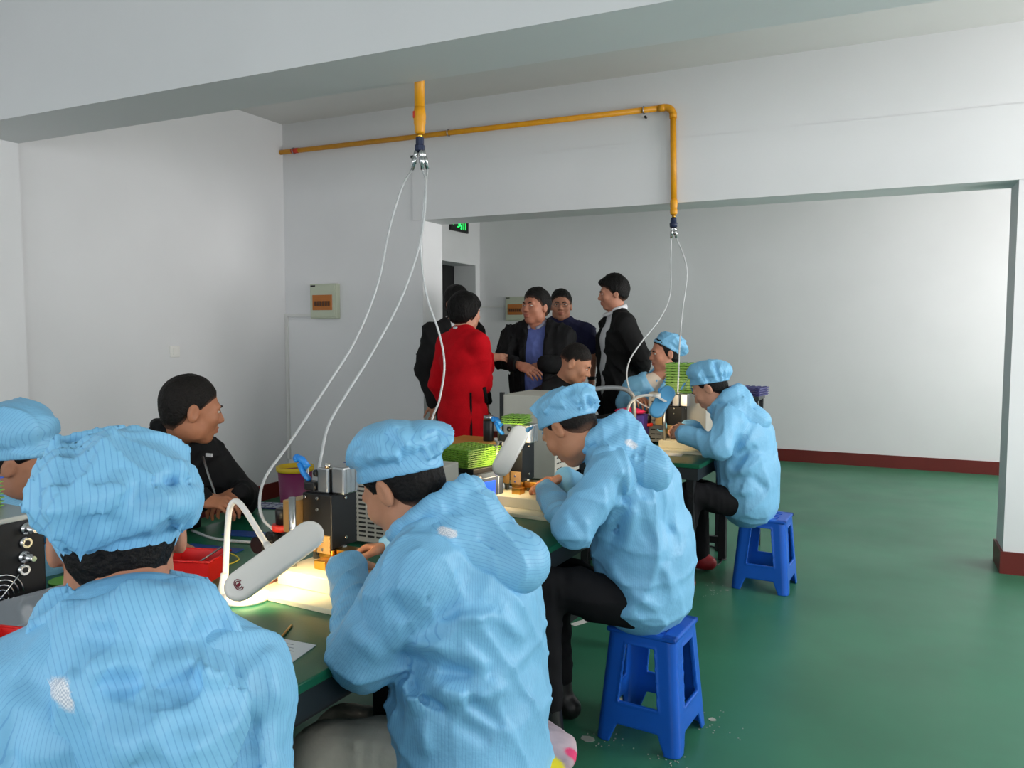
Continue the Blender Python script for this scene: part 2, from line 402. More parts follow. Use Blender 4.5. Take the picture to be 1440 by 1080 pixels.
# ------------------------------------------------------------------ skin, hair, cloth materials
def skin_mat(name, col, lip=(150, 72, 64)):
    m = mat(name, col, 0.5, spec=0.35, noise=(35, .10), bump=(220, .05)); N = m.node_tree.nodes; L = m.node_tree.links; b = N['Principled BSDF']
    if 'skin' in m: return m
    m['skin'] = 1
    src = b.inputs['Base Color'].links[0].from_socket
    at_ = N.new('ShaderNodeAttribute'); at_.attribute_name = 'lip'
    mx = N.new('ShaderNodeMix'); mx.data_type = 'RGBA'; mx.inputs['B'].default_value = tuple(srgb(x) for x in lip) + (1,)
    L.new(at_.outputs['Fac'], mx.inputs['Factor']); L.new(src, mx.inputs['A']); L.new(mx.outputs['Result'], b.inputs['Base Color'])
    b.inputs['Subsurface Weight'].default_value = 0.08; b.inputs['Subsurface Radius'].default_value = (.01, .004, .002)
    return m
def gown_mat(name, col, line, lw=.16):
    m = mat(name, col, 0.48, spec=0.4, noise=(9, .10), bump=(70, .18)); N = m.node_tree.nodes; L = m.node_tree.links; b = N['Principled BSDF']
    src = b.inputs['Base Color'].links[0].from_socket
    at_ = N.new('ShaderNodeAttribute'); at_.attribute_name = 'stripe'
    mu = N.new('ShaderNodeMath'); mu.operation = 'MULTIPLY'; mu.inputs[1].default_value = 1 / .0068
    fr = N.new('ShaderNodeMath'); fr.operation = 'FRACT'; lt = N.new('ShaderNodeMath'); lt.operation = 'LESS_THAN'; lt.inputs[1].default_value = lw
    L.new(at_.outputs['Fac'], mu.inputs[0]); L.new(mu.outputs[0], fr.inputs[0]); L.new(fr.outputs[0], lt.inputs[0])
    sc = N.new('ShaderNodeMath'); sc.operation = 'MULTIPLY'; sc.inputs[1].default_value = .40; L.new(lt.outputs[0], sc.inputs[0])
    mx = N.new('ShaderNodeMix'); mx.data_type = 'RGBA'; mx.inputs['B'].default_value = tuple(srgb(x) for x in line) + (1,)
    L.new(sc.outputs[0], mx.inputs['Factor']); L.new(src, mx.inputs['A'])
    a2 = N.new('ShaderNodeAttribute'); a2.attribute_name = 'mesh_patch'
    ck = N.new('ShaderNodeTexChecker'); ck.inputs['Scale'].default_value = 420; ck.inputs['Color1'].default_value = (.78, .8, .84, 1); ck.inputs['Color2'].default_value = (.45, .5, .6, 1)
    tc = N.new('ShaderNodeTexCoord'); L.new(tc.outputs['Object'], ck.inputs['Vector'])
    m2 = N.new('ShaderNodeMix'); m2.data_type = 'RGBA'; L.new(a2.outputs['Fac'], m2.inputs['Factor']); L.new(mx.outputs['Result'], m2.inputs['A']); L.new(ck.outputs['Color'], m2.inputs['B'])
    L.new(m2.outputs['Result'], b.inputs['Base Color'])
    return m
m_gown = gown_mat('antistatic_gown_cloth', (128, 190, 228), (72, 132, 194))
def hair_mat(name, col):
    m = mat(name, col, 0.6, spec=.22, noise=(60, .35), bump=(140, .5)); N = m.node_tree.nodes; L = m.node_tree.links; b = N['Principled BSDF']
    src = b.inputs['Base Color'].links[0].from_socket; a = N.new('ShaderNodeAttribute'); a.attribute_name = 'fade'
    n = N.new('ShaderNodeTexNoise'); n.inputs['Scale'].default_value = 260; ad = N.new('ShaderNodeMath'); ad.operation = 'MULTIPLY_ADD'; ad.inputs[1].default_value = 1.3
    sb = N.new('ShaderNodeMath'); sb.operation = 'SUBTRACT'; sb.inputs[1].default_value = .62; L.new(n.outputs['Fac'], sb.inputs[0]); L.new(a.outputs['Fac'], ad.inputs[0]); L.new(sb.outputs[0], ad.inputs[2]); ad.use_clamp = True
    mx = N.new('ShaderNodeMix'); mx.data_type = 'RGBA'; mx.inputs['B'].default_value = tuple(srgb(x) for x in (104, 74, 60)) + (1,)
    L.new(ad.outputs[0], mx.inputs['Factor']); L.new(src, mx.inputs['A']); L.new(mx.outputs['Result'], b.inputs['Base Color'])
    return m
m_hair = hair_mat('black_hair', (13, 11, 11)); m_hairb = hair_mat('cropped_black_hair', (24, 20, 18))
m_eyew = mat('eye_white', (205, 198, 190), .3); m_iris = mat('eye_iris', (32, 20, 16), .2); m_brow = mat('eyebrow_hair', (34, 26, 24), .8)

# ------------------------------------------------------------------ body pieces
def head_sdf(sd, c, M, s=1.0, jaw=1.0, ear=1.0):
    W = lambda x, y, z: A_(c) + A_((x, y, z)) * s @ M
    e = lambda p, r, k=.015, op='u': sd.ell(W(*p), A_(r) * s, M, k * s, op)
    e((0, -.014, .032), (.074, .094, .086)); e((0, .022, -.03), (.0615, .070, .082), .03)
    e((0, .058, -.095), (.024 * jaw, .020, .018), .03)
    for x in (-1, 1):
        e((x * .044 * jaw, .012, -.068), (.020, .030, .028), .03); e((x * .040, .062, -.022), (.024, .022, .026), .02)
    sd.cone(W(-.038, .078, .022), W(.038, .078, .022), .010 * s, .010 * s, .018 * s)
    for x in (-1, 1): e((x * .031, .098, .004), (.019, .016, .011), .012, 's')
    sd.cone(W(0, .086, .012), W(0, .104, -.026), .0075 * s, .0115 * s, .012 * s)
    for x in (-1, 1): e((x * .012, .096, -.031), (.0085, .011, .0085), .006)
    e((0, .086, -.055), (.024, .013, .0075), .006); e((0, .085, -.069), (.021, .013, .008), .006)
    e((0, .103, -.062), (.03, .012, .0018), .003, 's')
    for x in (-1, 1):
        Me = M; e((x * .077, -.012, -.006), (.011 * ear, .020, .033), .006); e((x * .088, -.006, -.003), (.008, .011, .020), .006, 's')
    return W
def face_parts(root, c, M, s, brow=True):
    W = lambda x, y, z: A_(c) + A_((x, y, z)) * s @ M - A_(root.location)
    R = Matrix([[M[0][i], M[1][i], M[2][i]] for i in range(3)]).to_4x4()
    for x in (-1, 1):
        mb = MB(); mb.ball(W(x * .031, .0805, .004), .0120 * s, 12, (1.15, .8, .40), R); mb.m = 1
        mb.ball(W(x * .031, .0888, .004), .0062 * s, 8, (1, .5, .72), R); mb.build('eye', [m_eyew, m_iris], root)
        if brow:
            MB().tube([W(x * .014, .0905, .019), W(x * .03, .0915, .025), W(x * .047, .079, .022)], .004 * s, 6, rr=[.0035 * s, .0045 * s, .002 * s]).build('eyebrow', m_brow, root)
def hairline(side, front, back): return [-.2, -.06, -.034, -.014, .004, .018, .036, .064, .12], [back, back, side - .035, side, side - .014, side + .004, front - .026, front, front + .008]
def hair_sdf(c, M, s=1.0, th=.012, front=.062, side=.0, back=-.07, crown=.008, seed=1, bulge=0.0, forelock=0.0, strand=.004, nape=.060, capline=None):
    sd = Sdf(); W = lambda x, y, z: A_(c) + A_((x, y, z)) * s @ M
    sd.ell(W(0, -.016, .034), A_((.075 + th * .8 + bulge, .094 + th, .086 + th + crown)) * s, M)
    sd.ell(W(0, -.036, -.022), A_((nape + th * .5 + bulge, nape + th * .4, .072)) * s, M, .03 * s)
    if forelock: sd.ell(W(.012, .066, .088), A_((.058, .036, .026)) * s * forelock, M, .02)
    ys, zs = hairline(side, front, back)
    r = np.random.RandomState(seed); k1, k2 = r.rand(2) * 6
    def hl(P, d):
        q = (P - A_(c)) @ M.T / s; z = np.interp(q[:, 1], ys, zs) + .004 * np.sin(q[:, 0] * 90 + k1) * np.sin(q[:, 0] * 210 + q[:, 1] * 130 + k2)
        d = d + th * .85 * (1 - np.clip((q[:, 2] - z) / .030, 0, 1)) ** 1.5; d = np.maximum(d, (z - q[:, 2]) * .7 * s)
        if capline: d = np.maximum(d, (q[:, 2] - capline[0] - capline[1] * q[:, 1] - .032) * s)
        return d
    sd.fn(crumple(seed, 130, strand, 1)); sd.fn(hl)
    return sd
def hand_sdf(sd, wrist, dr, pn, side, curl=(.5, .6, .4), s=1.0, spread=.06, thumb=.7, tr=.9):
    """dr: direction of the hand, pn: palm normal (where the fingers curl to), side: +1 right hand"""
    d = nrm(dr); p = nrm(A_(pn) - d * (A_(pn) @ d)); x = np.cross(d, p) * side       # x: towards the thumb side
    w0 = A_(wrist)
    sd.cone(w0, w0 + d * .03 * s, .021 * s, .022 * s, .012, sq=(x, 1.25, 1.5))
    sd.cone(w0 + d * .03 * s, w0 + d * .078 * s, .0155 * s, .0125 * s, .012, sq=(x, 2.2, 3.0))
    for i, ln in enumerate((.90, 1.0, .94, .76)):
        o = w0 + d * (.085 - .004 * abs(i - 1)) * s + x * (.029 - .0195 * i) * s
        a = 0; q = o; dd = nrm(d + x * spread * (1.2 - i)); r = .0088 * s * (1 if i < 3 else .88)
        for j, l in enumerate((.043, .026, .021)):
            a += curl[j] * (1 + .06 * i); v = dd * math.cos(a) + p * math.sin(a); n = q + v * l * ln * s
            sd.cone(q, n, r, r * .92, .004); q = n; r *= .92
    b = w0 + d * .022 * s + x * .022 * s; t1 = nrm(d * .75 + x * .75 * thumb + p * .45 * tr); t2 = nrm(d * 1.0 + x * .18 + p * .55 * tr)
    n1 = b + t1 * .045 * s; n2 = n1 + t2 * .032 * s; n3 = n2 + nrm(t2 + d * .3) * .026 * s
    sd.cone(b, n1, .0135 * s, .011 * s, .012); sd.cone(n1, n2, .0105 * s, .0095 * s, .004); sd.cone(n2, n3, .0095 * s, .0078 * s, .004)
def ik(a, b, l1, l2, pole):
    a = A_(a); b = A_(b); v = b - a; d = min(np.linalg.norm(v), (l1 + l2) * .999); n = nrm(v)
    x = (l1 * l1 - l2 * l2 + d * d) / (2 * d); h = math.sqrt(max(l1 * l1 - x * x, 0)); p = A_(pole) - a; p = nrm(p - n * (p @ n))
    return a + n * x + p * h
def torso(sd, spine, lat, k=.05, grow=0.0):
    for (a, ra, da), (b, rb, db) in zip(spine[:-1], spine[1:]):
        sd.cone(a, b, da + grow, db + grow, k, sq=(lat, (ra + grow) / (da + grow), (rb + grow) / (db + grow)))
# ------------------------------------------------------------------ people
def seg_dist(P, a, b):
    ba = b - a; h = np.clip((P - a) @ ba / (ba @ ba + 1e-9), 0, 1); q = P - a - h[:, None] * ba
    return np.sqrt((q * q).sum(1)), q
def arm_len(a, b, s=1.0): return (.275 * s, .255 * s)
class Person:
    """a posed figure; every garment hangs under one empty that stands on the floor"""
    def __init__(s, name, label, head, fwd, spine, lat, sh, wrists, elbows=None, hands=None, legs=None, up=(0, 0, 1), hs=1.0, skin=(186, 132, 104),
                 radii=((.165, .125), (.15, .115), (.165, .115), (.075, .07)), base=None, vox=.006, jaw=1.0, legrad=1.0):
        s.c = A_(head); s.M = axes(fwd, up); s.hs = hs; s.lat = nrm(lat); s.vox = vox
        s.sp = [(A_(p), r[0], r[1]) for p, r in zip(spine, radii)]
        s.tf = nrm(np.cross((0, 0, 1), s.lat))                          # torso forward
        b = base if base is not None else (s.sp[0][0][0], s.sp[0][0][1], 0)
        s.root = empty(name, b, 0, label, 'person')
        s.sh = [A_(sh[0]), A_(sh[1])]; s.wr = [A_(wrists[0]), A_(wrists[1])]       # left, right
        s.el = []
        for i in range(2):
            e = None if elbows is None else elbows[i]
            if e is None: e = ik(s.sh[i], s.wr[i], .28, .25, s.sh[i] + s.lat * (i * 2 - 1) * .15 - s.tf * .2 + A_((0, 0, -.3)))
            s.el.append(A_(e))
        s.hands = hands or [None, None]; s.legs = legs; s.nb = s.sp[-1][0]; s.legrad = legrad
        s.skin = skin_mat('skin_%d_%d_%d' % skin, skin); s.jaw = jaw
    def body(s, vox=None, torso_on=True):
        sd = Sdf(); W = head_sdf(sd, s.c, s.M, s.hs, s.jaw)
        sd.cone(W(0, -.022, -.05), s.nb, .050 * s.hs, .058 * s.hs, .03)
        t = [(p, max(rl - .045, .04), max(rd - .04, .035)) for p, rl, rd in s.sp]; torso(sd, t, s.lat, .04)
        for i in range(2):
            sd.cone(s.nb, s.sh[i], .045, .045, .03); sd.cone(s.sh[i], s.el[i], .044, .037, .02); sd.cone(s.el[i], s.wr[i], .037, .025, .015)
            h = s.hands[i]
            if h: hand_sdf(sd, s.wr[i], h[0], h[1], (-1, 1)[i], *h[2:])
        c, M, hs = s.c, s.M, s.hs
        def lip(P):
            q = (P - c) @ M.T / hs
            return np.where((q[:, 1] > .07) & (q[:, 1] < .12), np.exp(-(q[:, 0] / .020) ** 4 - ((q[:, 2] + .062) / .011) ** 4), 0) * .7
        return sdf_obj('body', sd, vox or s.vox, s.skin, s.root, 1, {'lip': lip})
    def face(s, brow=True): face_parts(s.root, s.c, s.M, s.hs, brow)
    def hair(s, m=None, vox=.005, fade=.022, **kw):
        ys, zs = hairline(kw.get('side', .0), kw.get('front', .062), kw.get('back', -.07)); c, M, h = s.c, s.M, s.hs
        def fd(P): q = (P - c) @ M.T / h; return np.clip(1 - (q[:, 2] - np.interp(q[:, 1], ys, zs)) / fade, 0, 1) * np.where(q[:, 1] > .045, .5, 1)
        return sdf_obj('hair', hair_sdf(s.c, s.M, s.hs, **kw), vox, m or m_hair, s.root, 1, {'fade': fd})
    # -------------------------------------------------------------- garments
    def stripe(s):
        segs = [(s.sp[i][0], s.sp[i + 1][0], (s.sp[i][2] + s.sp[i + 1][2]) / 2, 0) for i in range(len(s.sp) - 1)]
        for i in range(2): segs += [(s.sh[i], s.el[i], .07, 1), (s.el[i], s.wr[i], .06, 1)]
        lat, tf = s.lat, s.tf
        def f(P):
            best = np.full(len(P), 9.); u = np.zeros(len(P))
            for a, b, r, arm in segs:
                d, q = seg_dist(P, a, b); d = d - r; ax = nrm(b - a)
                x = lat if not arm else nrm(np.cross(ax, (0, 0, 1)) + 1e-6)
                x = nrm(x - ax * (x @ ax)); y = np.cross(ax, x)
                if not arm and y @ tf > 0: y = -y
                if arm and y[2] < 0: y = -y
                ang = np.arctan2(q @ x, q @ y); m = d < best; best[m] = d[m]; u[m] = ang[m] * (.19 if not arm else .075)
            return u
        return f
    def jacket(s, m, name='jacket', grow=.012, sleeve=(.074, .066, .06, .043), vox=.008, seed=1, cr=(28.9, 0.0136), fold=None, hem=None, cut=None, vfold=None, stripes=False, cuff=True, short=None, kk=.05, seams=None, smooth=1, patch=None):
        sd = Sdf(); sp = list(s.sp)
        if name == 'jacket': sp[-1] = (sp[-1][0] + nrm(sp[-2][0] - sp[-1][0]) * .03, sp[-1][1] * .95, sp[-1][2] * .95)
        if hem is not None: sp = [hem] + sp
        torso(sd, sp, s.lat, kk, grow)
        ct = s.sp[-2][0]
        for i in range(2):
            r0, r1, r2, r3 = sleeve
            sd.cone(s.nb + (s.sh[i] - s.nb) * .25, s.sh[i], .062 + grow, r0 * .92, kk)
            if short:
                sd.cone(s.sh[i], s.sh[i] + (s.el[i] - s.sh[i]) * short, r0 if name == 'polo_shirt' else .05, r1 if name == 'polo_shirt' else .05, .025); continue
            sd.cone(s.sh[i], s.el[i], r0, r1, .025); sd.cone(s.el[i], s.el[i] + (s.wr[i] - s.el[i]) * .96, r2, r3, .025)
            if cuff:
                e = s.wr[i]; d = nrm(s.wr[i] - s.el[i]); sd.cone(e - d * .03, e + d * .006, r3 * 1.04, r3 * 1.02, .006)
        if fold: sd.fn(folds(fold))
        if vfold: sd.fn(folds(*vfold))
        if cr: sd.fn(crumple(seed, cr[0], cr[1]))
        if seams: sd.fn(folds(seams))
        if cut: sd.fn(cut)
        at_ = {}
        if stripes: at_['stripe'] = s.stripe()
        if patch: at_['mesh_patch'] = patch
        return sdf_obj(name, sd, vox, m, s.root, smooth, at_)
    def auto_folds(s, seed=0, amp=.010, elbow=True):
        """pulls from each armpit over back and side, rings at the elbows, a slump above the waist"""
        r = random.Random(seed); L = []
        for i in range(2):
            x = s.lat * (i * 2 - 1); ap = s.sh[i] - A_((0, 0, .10)) - x * .03
            for k in range(5):
                e = s.sp[1][0] + x * (.14 - .05 * k) - s.tf * (.02 + .035 * k) + A_((0, 0, r.uniform(-.05, .1)))
                L.append((ap - s.tf * .02 * k, e, .016 + .008 * r.random(), amp * (1 if k % 2 else -1.1)))
            if elbow:
                d = nrm(s.wr[i] - s.el[i]); u = nrm(s.sh[i] - s.el[i]); n = nrm(d + u); t = nrm(np.cross(d, u) + 1e-6)
                for k in range(-2, 3):
                    c = s.el[i] + (u if k > 0 else d) * abs(k) * .035 + n * .05
                    L.append((c - t * .06, c + t * .06 + n * .01, .012, -amp * .8))
                for k in range(3):
                    c = s.el[i] + u * (.06 + .05 * k); L.append((c + t * .07 - n * .02, c - t * .06 + u * .05 + n * .03, .014, amp * .7))
        w = s.sp[1][0]
        for k in range(4):
            z = A_((0, 0, -.06 + .045 * k + r.uniform(-.01, .01))); a = w - s.lat * .17 - s.tf * .06 + z; b = w + s.lat * .17 - s.tf * .10 + z + A_((0, 0, r.uniform(-.05, .05)))
            mid = (a + b) / 2 - s.tf * .07
            L += [(a, mid, .016, -amp * .5), (mid, b, .018, amp * .4)]
        return L
    def trousers(s, m, vox=.009, rad=(.085, .066, .05), seed=5, hip=True, cr=(41.2, 0.0068), name='trousers'):
        sd = Sdf()
        if hip: sd.cone(s.sp[0][0] + s.lat * .06, s.sp[0][0] - s.lat * .06, .105, .105, .04)
        for i in range(2):
            h, k, a = [A_(x) for x in s.legs[i][:3]]
            sd.cone(h, k, rad[0] * s.legrad, rad[1] * s.legrad, .03); sd.cone(k, a, rad[1] * s.legrad, rad[2], .03)
            d = nrm(k - h); t = s.lat
            sd.fn(folds([(k - d * .05 * j - t * .07 + A_((0, 0, .05)), k - d * (.05 * j + .05) + t * .07 + A_((0, 0, .06)), .010, .006 * (1 if j % 2 else -1)) for j in range(4)] +
                        [(h + d * .06 * j - t * .08 + A_((0, 0, .06)), h + d * (.06 * j + .03) + t * .08 + A_((0, 0, .08)), .012, .007 * (1 if j % 2 else -1)) for j in range(4)]))
        sd.fn(crumple(seed, *cr)); return sdf_obj(name, sd, vox, m, s.root, 1)
    def shoes(s, m, sole=None):
        for i in range(2):
            a = A_(s.legs[i][2]); f = nrm(A_(s.legs[i][3]) * A_((1, 1, 0))); g = A_((a[0], a[1], 0)); sd = Sdf()
            sd.cone(g + A_((0, 0, .045)) - f * .05, g + f * .14 + A_((0, 0, .035)), .040, .033, .02); sd.ell(g + f * .16 + A_((0, 0, .03)), (.045, .07, .03), axes(f, (0, 0, 1)), .02)
            sd.cone(g + A_((0, 0, .05)) - f * .02, a, .042, .045, .02)
            sd.fn(lambda P, d: np.maximum(d, .004 - P[:, 2])); sdf_obj('shoe', sd, .007, m, s.root, 1)
    def cap(s, m=None, seed=1, vox=.006, rad=(.112, .128, .064), lift=.062, off=-.012, tilt=.42, z0=.028, visor=False, cr=(34, .010), gather=.005, fold=None, vfold=None, name='bouffant_cap', band=.034, sdir=(1, 0.35), lean=0.0):
        """fitted elastic band round the head and a puffed crown that overhangs it"""
        sd = Sdf(); c, M, h = s.c, s.M, s.hs; W = lambda x, y, z: A_(c) + A_((x, y, z)) * h @ M
        n = nrm(A_((0, -tilt + lean, 1)) @ M); fwd = nrm(M[1] - n * (M[1] @ n)); MC = np.array([M[0], fwd, n])
        cc = W(0, off, z0 + tilt * off) + n * lift * h
        sd.ell(cc, A_(rad) * h, MC); sd.ell(W(0, -.014, .032), A_((.0845, .1045, .097)) * h, M, .014)
        if visor: sd.box(W(0, .110, z0 + .110 * tilt + .012), A_((.058, .032, .005)) * h, axes(s.M[1] * .85 - s.M[2] * .5, s.M[2]), .005, .012)
        if fold: sd.fn(folds([(W(*a), W(*b), wd, am) for a, b, wd, am in fold]))
        if vfold: sd.fn(folds(*vfold))
        sd.fn(crumple(seed, cr[0], cr[1], 1)); fit = Sdf(); fit.ell(W(0, -.015, .032), A_((.0865, .1085, .098)) * h, M)
        def gath(P, d):
            q = (P - c) @ M.T / h; zl = z0 + q[:, 1] * tilt; an = np.arctan2(q[:, 0], -q[:, 1]); dz = q[:, 2] - zl
            back = np.clip(1.25 - np.abs(an) / 1.6, .25, 1)
            d = d - gather * np.sin(an * 30 + 2 * np.sin(an * 4 + seed)) * np.exp(-((dz - band) / .026) ** 2) * back
            d = d + .004 * np.exp(-((dz - band) / .008) ** 2)
            d = np.minimum(d, fit.ev(P)); cut = np.maximum(d, -dz * h * .9)
            if not visor: return cut
            return np.where((q[:, 1] > .085) & (np.abs(q[:, 0]) < .068), np.maximum(d, -(dz + .06) * h), cut)
        sd.fn(gath)
        sx = nrm(M[0] * sdir[0] + M[1] * sdir[1])
        return sdf_obj(name, sd, vox, m or m_gown, s.root, 1, {'stripe': lambda P: (P - c) @ sx})
    def hood(s, m=None, seed=3, vox=.006, size=1.0, drop=.20, wide=.15, back=.10, cr=(30, .008), fold=None, tip=0.0, patch=None, vfold=None, sd_=(0, .9, .35), raise_=.05, collar=.026, thick=.044):
        """hood lying folded on the back: a collar round the neck and a sagging pouch"""
        sd = Sdf(); U = A_((0, 0, 1)); L = s.lat; Bk = -s.tf; n = s.nb
        up = nrm(s.c - n); n0 = n + up * .02
        R = []
        for k in range(13):
            a = math.pi * 2 * k / 12; R.append(n0 + L * math.cos(a) * .078 * size + Bk * (math.sin(a) * .075 * size + .006) + U * (.012 + raise_ * math.sin(a) * .6))
        for k in range(12): sd.cone(R[k], R[k + 1], collar, collar, .03)
        tp = n + Bk * (back + .065) * size + L * tip - U * drop * .72
        pl_, pr_ = n - L * wide * .72 * size + Bk * back * .42 - U * .035, n + L * wide * .72 * size + Bk * back * .42 - U * .035
        top = n + Bk * back * .75 + U * .02
        for a, b, r0, r1 in ((pl_, tp, .036, thick), (pr_, tp, .036, thick), (top, tp, thick, thick), (pl_, top, .034, thick), (pr_, top, .034, thick), (mid(pl_, top, .5), mid(pl_, tp, .8), thick, thick), (mid(pr_, top, .5), mid(pr_, tp, .8), thick, thick), (mid(pl_, pr_, .3), tp, thick, thick), (mid(pl_, pr_, .7), tp, thick, thick)):
            sd.cone(a, b, r0 * size, r1 * size, .032, sq=(nrm(np.cross(Bk, b - a) + 1e-6), 1.25, 1.3))
        if fold: sd.fn(folds(fold(s, tp, pl_, pr_, top)))
        if vfold: sd.fn(folds(*vfold))
        sd.fn(crumple(seed, *cr))
        a = {'stripe': lambda P: (P - n) @ nrm(L * sd_[0] + U * sd_[1] + Bk * sd_[2])}
        if patch: a['mesh_patch'] = patch
        return sdf_obj('hood', sd, vox, m or m_gown, s.root, 1, a)
def mid(a, b, t): return A_(a) + (A_(b) - A_(a)) * t
def hood_folds(p, tp, pl, pr, top):
    B = -p.tf; U = A_((0, 0, 1)); o = B * .04
    return [(mid(pl, top, .5) + o, mid(pl, tp, .85) + o, .018, -.016), (mid(pr, top, .5) + o, mid(pr, tp, .85) + o, .018, -.014), (mid(top, tp, .15) + o, mid(top, tp, .8) + o * 1.4, .016, .008),
            (mid(pl, tp, .4) + o, mid(pr, tp, .3) + o * 1.3, .015, -.010), (mid(pl, tp, .6) + o, mid(pr, tp, .65) + o, .014, .009)]
def seen(lst, z, wd, k=1.0):
    """creases read off the photo: lists of (amp, pixel points), placed on the cloth z metres away"""
    L = []
    for amp, pts in lst:
        q = [at(u, v, z) for u, v in pts]
        for a, b in zip(q[:-1], q[1:]): L.append((a, b, wd, amp * k))
    c = np.mean([x[0] for x in L], 0); return L, nrm(c - CAM)
def ball_mask(pts, r):
    pts = [A_(p) for p in pts]
    def f(P):
        a = np.zeros(len(P))
        for i in range(len(pts) - 1):
            ax = nrm(pts[i] - CAM); g = (P - pts[i]) @ ax; d, _ = seg_dist(P - g[:, None] * ax, pts[i], pts[i + 1] - ((pts[i + 1] - pts[i]) @ ax) * ax); d = np.where(np.abs(g) < .09, d, 1.0); a = np.maximum(a, np.clip((r - d) / .003 + .5, 0, 1))
        return a
    return f
m_tr_black = mat('black_trouser_cloth', (20, 20, 23), .85, spec=.2, noise=(20, .2)); m_tr_beige = mat('beige_trouser_cloth', (214, 204, 188), .7, spec=.2, noise=(14, .12), bump=(90, .15))
m_shoe = mat('black_shoe_leather', (18, 18, 19), .4)
Z = A_((0, 0, 1))
def hips(p, s=.085): return p - A_(LAT) * s, p + A_(LAT) * s

# --- worker in the near left foreground, seen from behind
f1 = nrm((-.78, .62, 0)); l1 = nrm(np.cross(f1, Z)); ch = at(186, 1000, .97); nb = at(190, 900, 1.0)
w = ch - f1 * .02; w = A_((w[0], w[1], .72)); hp = A_((w[0], w[1], .46)) + f1 * .04
P1 = Person('person', 'worker in pale blue gown and bouffant cap, nearest the camera, seen from behind', at(167, 752, 1.09), f1 + A_((0, 0, -.38)), [hp, w, ch, nb], l1,
            [at(30, 985, .97), at(315, 972, 1.02)], [A_((-1.26, .70, .76)), A_((-1.06, 1.04, .78))], [None, at(336, 1150, .99)], hands=[(f1, -Z, (.5, .6, .4)), (f1, -Z, (.5, .6, .4))],
            legs=[(hp - l1 * .09, hp - l1 * .12 + f1 * .28 - Z * .05, hp - l1 * .12 + f1 * .30 - Z * .38, f1), (hp + l1 * .09, hp + l1 * .06 + f1 * .28 - Z * .05, hp + l1 * .06 + f1 * .30 - Z * .38, f1)],
            radii=((.17, .15), (.17, .13), (.16, .085), (.07, .06)), skin=(176, 122, 96))
P1.body(.006); P1.hair(capline=(-0.022, 0.38), m=m_hair, th=.006, crown=-.01, back=-.085, side=-.02, vox=.004)
V1 = seen([(-.008, [(30, 950), (80, 985), (140, 1040), (205, 1085)]), (-.008, [(205, 1085), (300, 1060), (385, 1005)]), (.010, [(395, 900), (405, 1000)]), (-.010, [(40, 1000), (20, 1080)])], .93, .014)
P1.jacket(m_gown, 'gown', vfold=V1, seed=11, vox=.006, stripes=True, fold=P1.auto_folds(1), cr=(26, .011), sleeve=(.074, .068, .066, .05))
VH = seen([(-.010, [(105, 893), (190, 905), (262, 903), (335, 872)]), (.014, [(120, 940), (215, 932), (300, 925)]), (-.012, [(150, 948), (195, 975), (212, 1010)]), (.014, [(212, 970), (208, 1060)]), (-.006, [(235, 960), (250, 1000), (240, 1030)]), (.016, [(275, 940), (340, 950), (372, 985)]), (.012, [(90, 955), (140, 1012), (195, 1058)]), (.012, [(230, 1055), (310, 1030), (365, 995)]), (.008, [(262, 815), (268, 895)]), (-.006, [(240, 820), (245, 890)])], .90, .018)
P1.hood(vfold=VH, sd_=(.9, .28, 0), seed=12, vox=.005, size=1.0, drop=.11, wide=.125, back=.095, raise_=.03, thick=.046, patch=ball_mask([at(80, 966, .92), at(100, 984, .92)], .010), cr=(30, .013), tip=.03)
VC1 = seen([(-.009, [(180, 692), (225, 690), (272, 672)]), (.008, [(190, 705), (265, 690)]), (-.010, [(100, 725), (140, 762), (178, 785)]), (.010, [(60, 690), (110, 745), (165, 762)]), (-.010, [(180, 780), (215, 752), (275, 735)]), (.010, [(185, 745), (240, 730), (280, 705)]), (.008, [(85, 620), (70, 700)]), (-.008, [(110, 610), (95, 690)]), (.008, [(140, 600), (165, 660), (160, 730)])], 1.0, .014)
P1.cap(vfold=VC1, seed=4, vox=.005, rad=(.112, .128, .090), lift=.086, off=-.012, tilt=.38, z0=-.022, cr=(24, .016), gather=.003, band=.030,
       fold=[((.10, -.09, .05), (.02, -.14, .03), .012, -.012), ((-.1, -.1, .04), (-.02, -.14, .02), .012, -.008), ((.03, -.16, .02), (.11, -.09, .02), .014, .010)])
P1.trousers(m_tr_black); P1.shoes(m_shoe)

# --- second worker, bent over the first press
f2 = nrm((-1, .05, 0)); l2 = nrm(np.cross(f2, Z))
P2 = Person('person', 'worker in pale blue gown and beige trousers bent over the near press', at(566, 686, 1.80), f2 * .8 + A_((0, .05, -.55)), [at(660, 1075, 1.76), at(662, 965, 1.78), at(664, 850, 1.78), at(622, 735, 1.79)], l2,
            [at(592, 808, 1.66), at(665, 775, 1.97)], [A_((-1.205, 1.60, .785)), A_((-1.19, 1.80, .80))], [at(514, 922, 1.68), None],
            hands=[((-.55, .75, .05), (.1, .3, -.9), (.45, .55, .4)), ((-.85, -.45, -.05), (0, -.5, -.8), (.5, .6, .4))],
            legs=[(at(640, 1062, 1.72), at(462, 1072, 1.76), at(455, 1300, 1.78), f2), (at(660, 1050, 1.90), at(490, 1040, 2.0), at(480, 1250, 2.02), f2)],
            radii=((.195, .165), (.19, .15), (.185, .135), (.07, .065)), skin=(190, 134, 104), legrad=1.05)
P2.body(.005); P2.face(); P2.hair(capline=(0.03, 0.36), m=m_hair, th=.009, crown=-.012, front=.05, side=-.022, back=-.075, vox=.004)
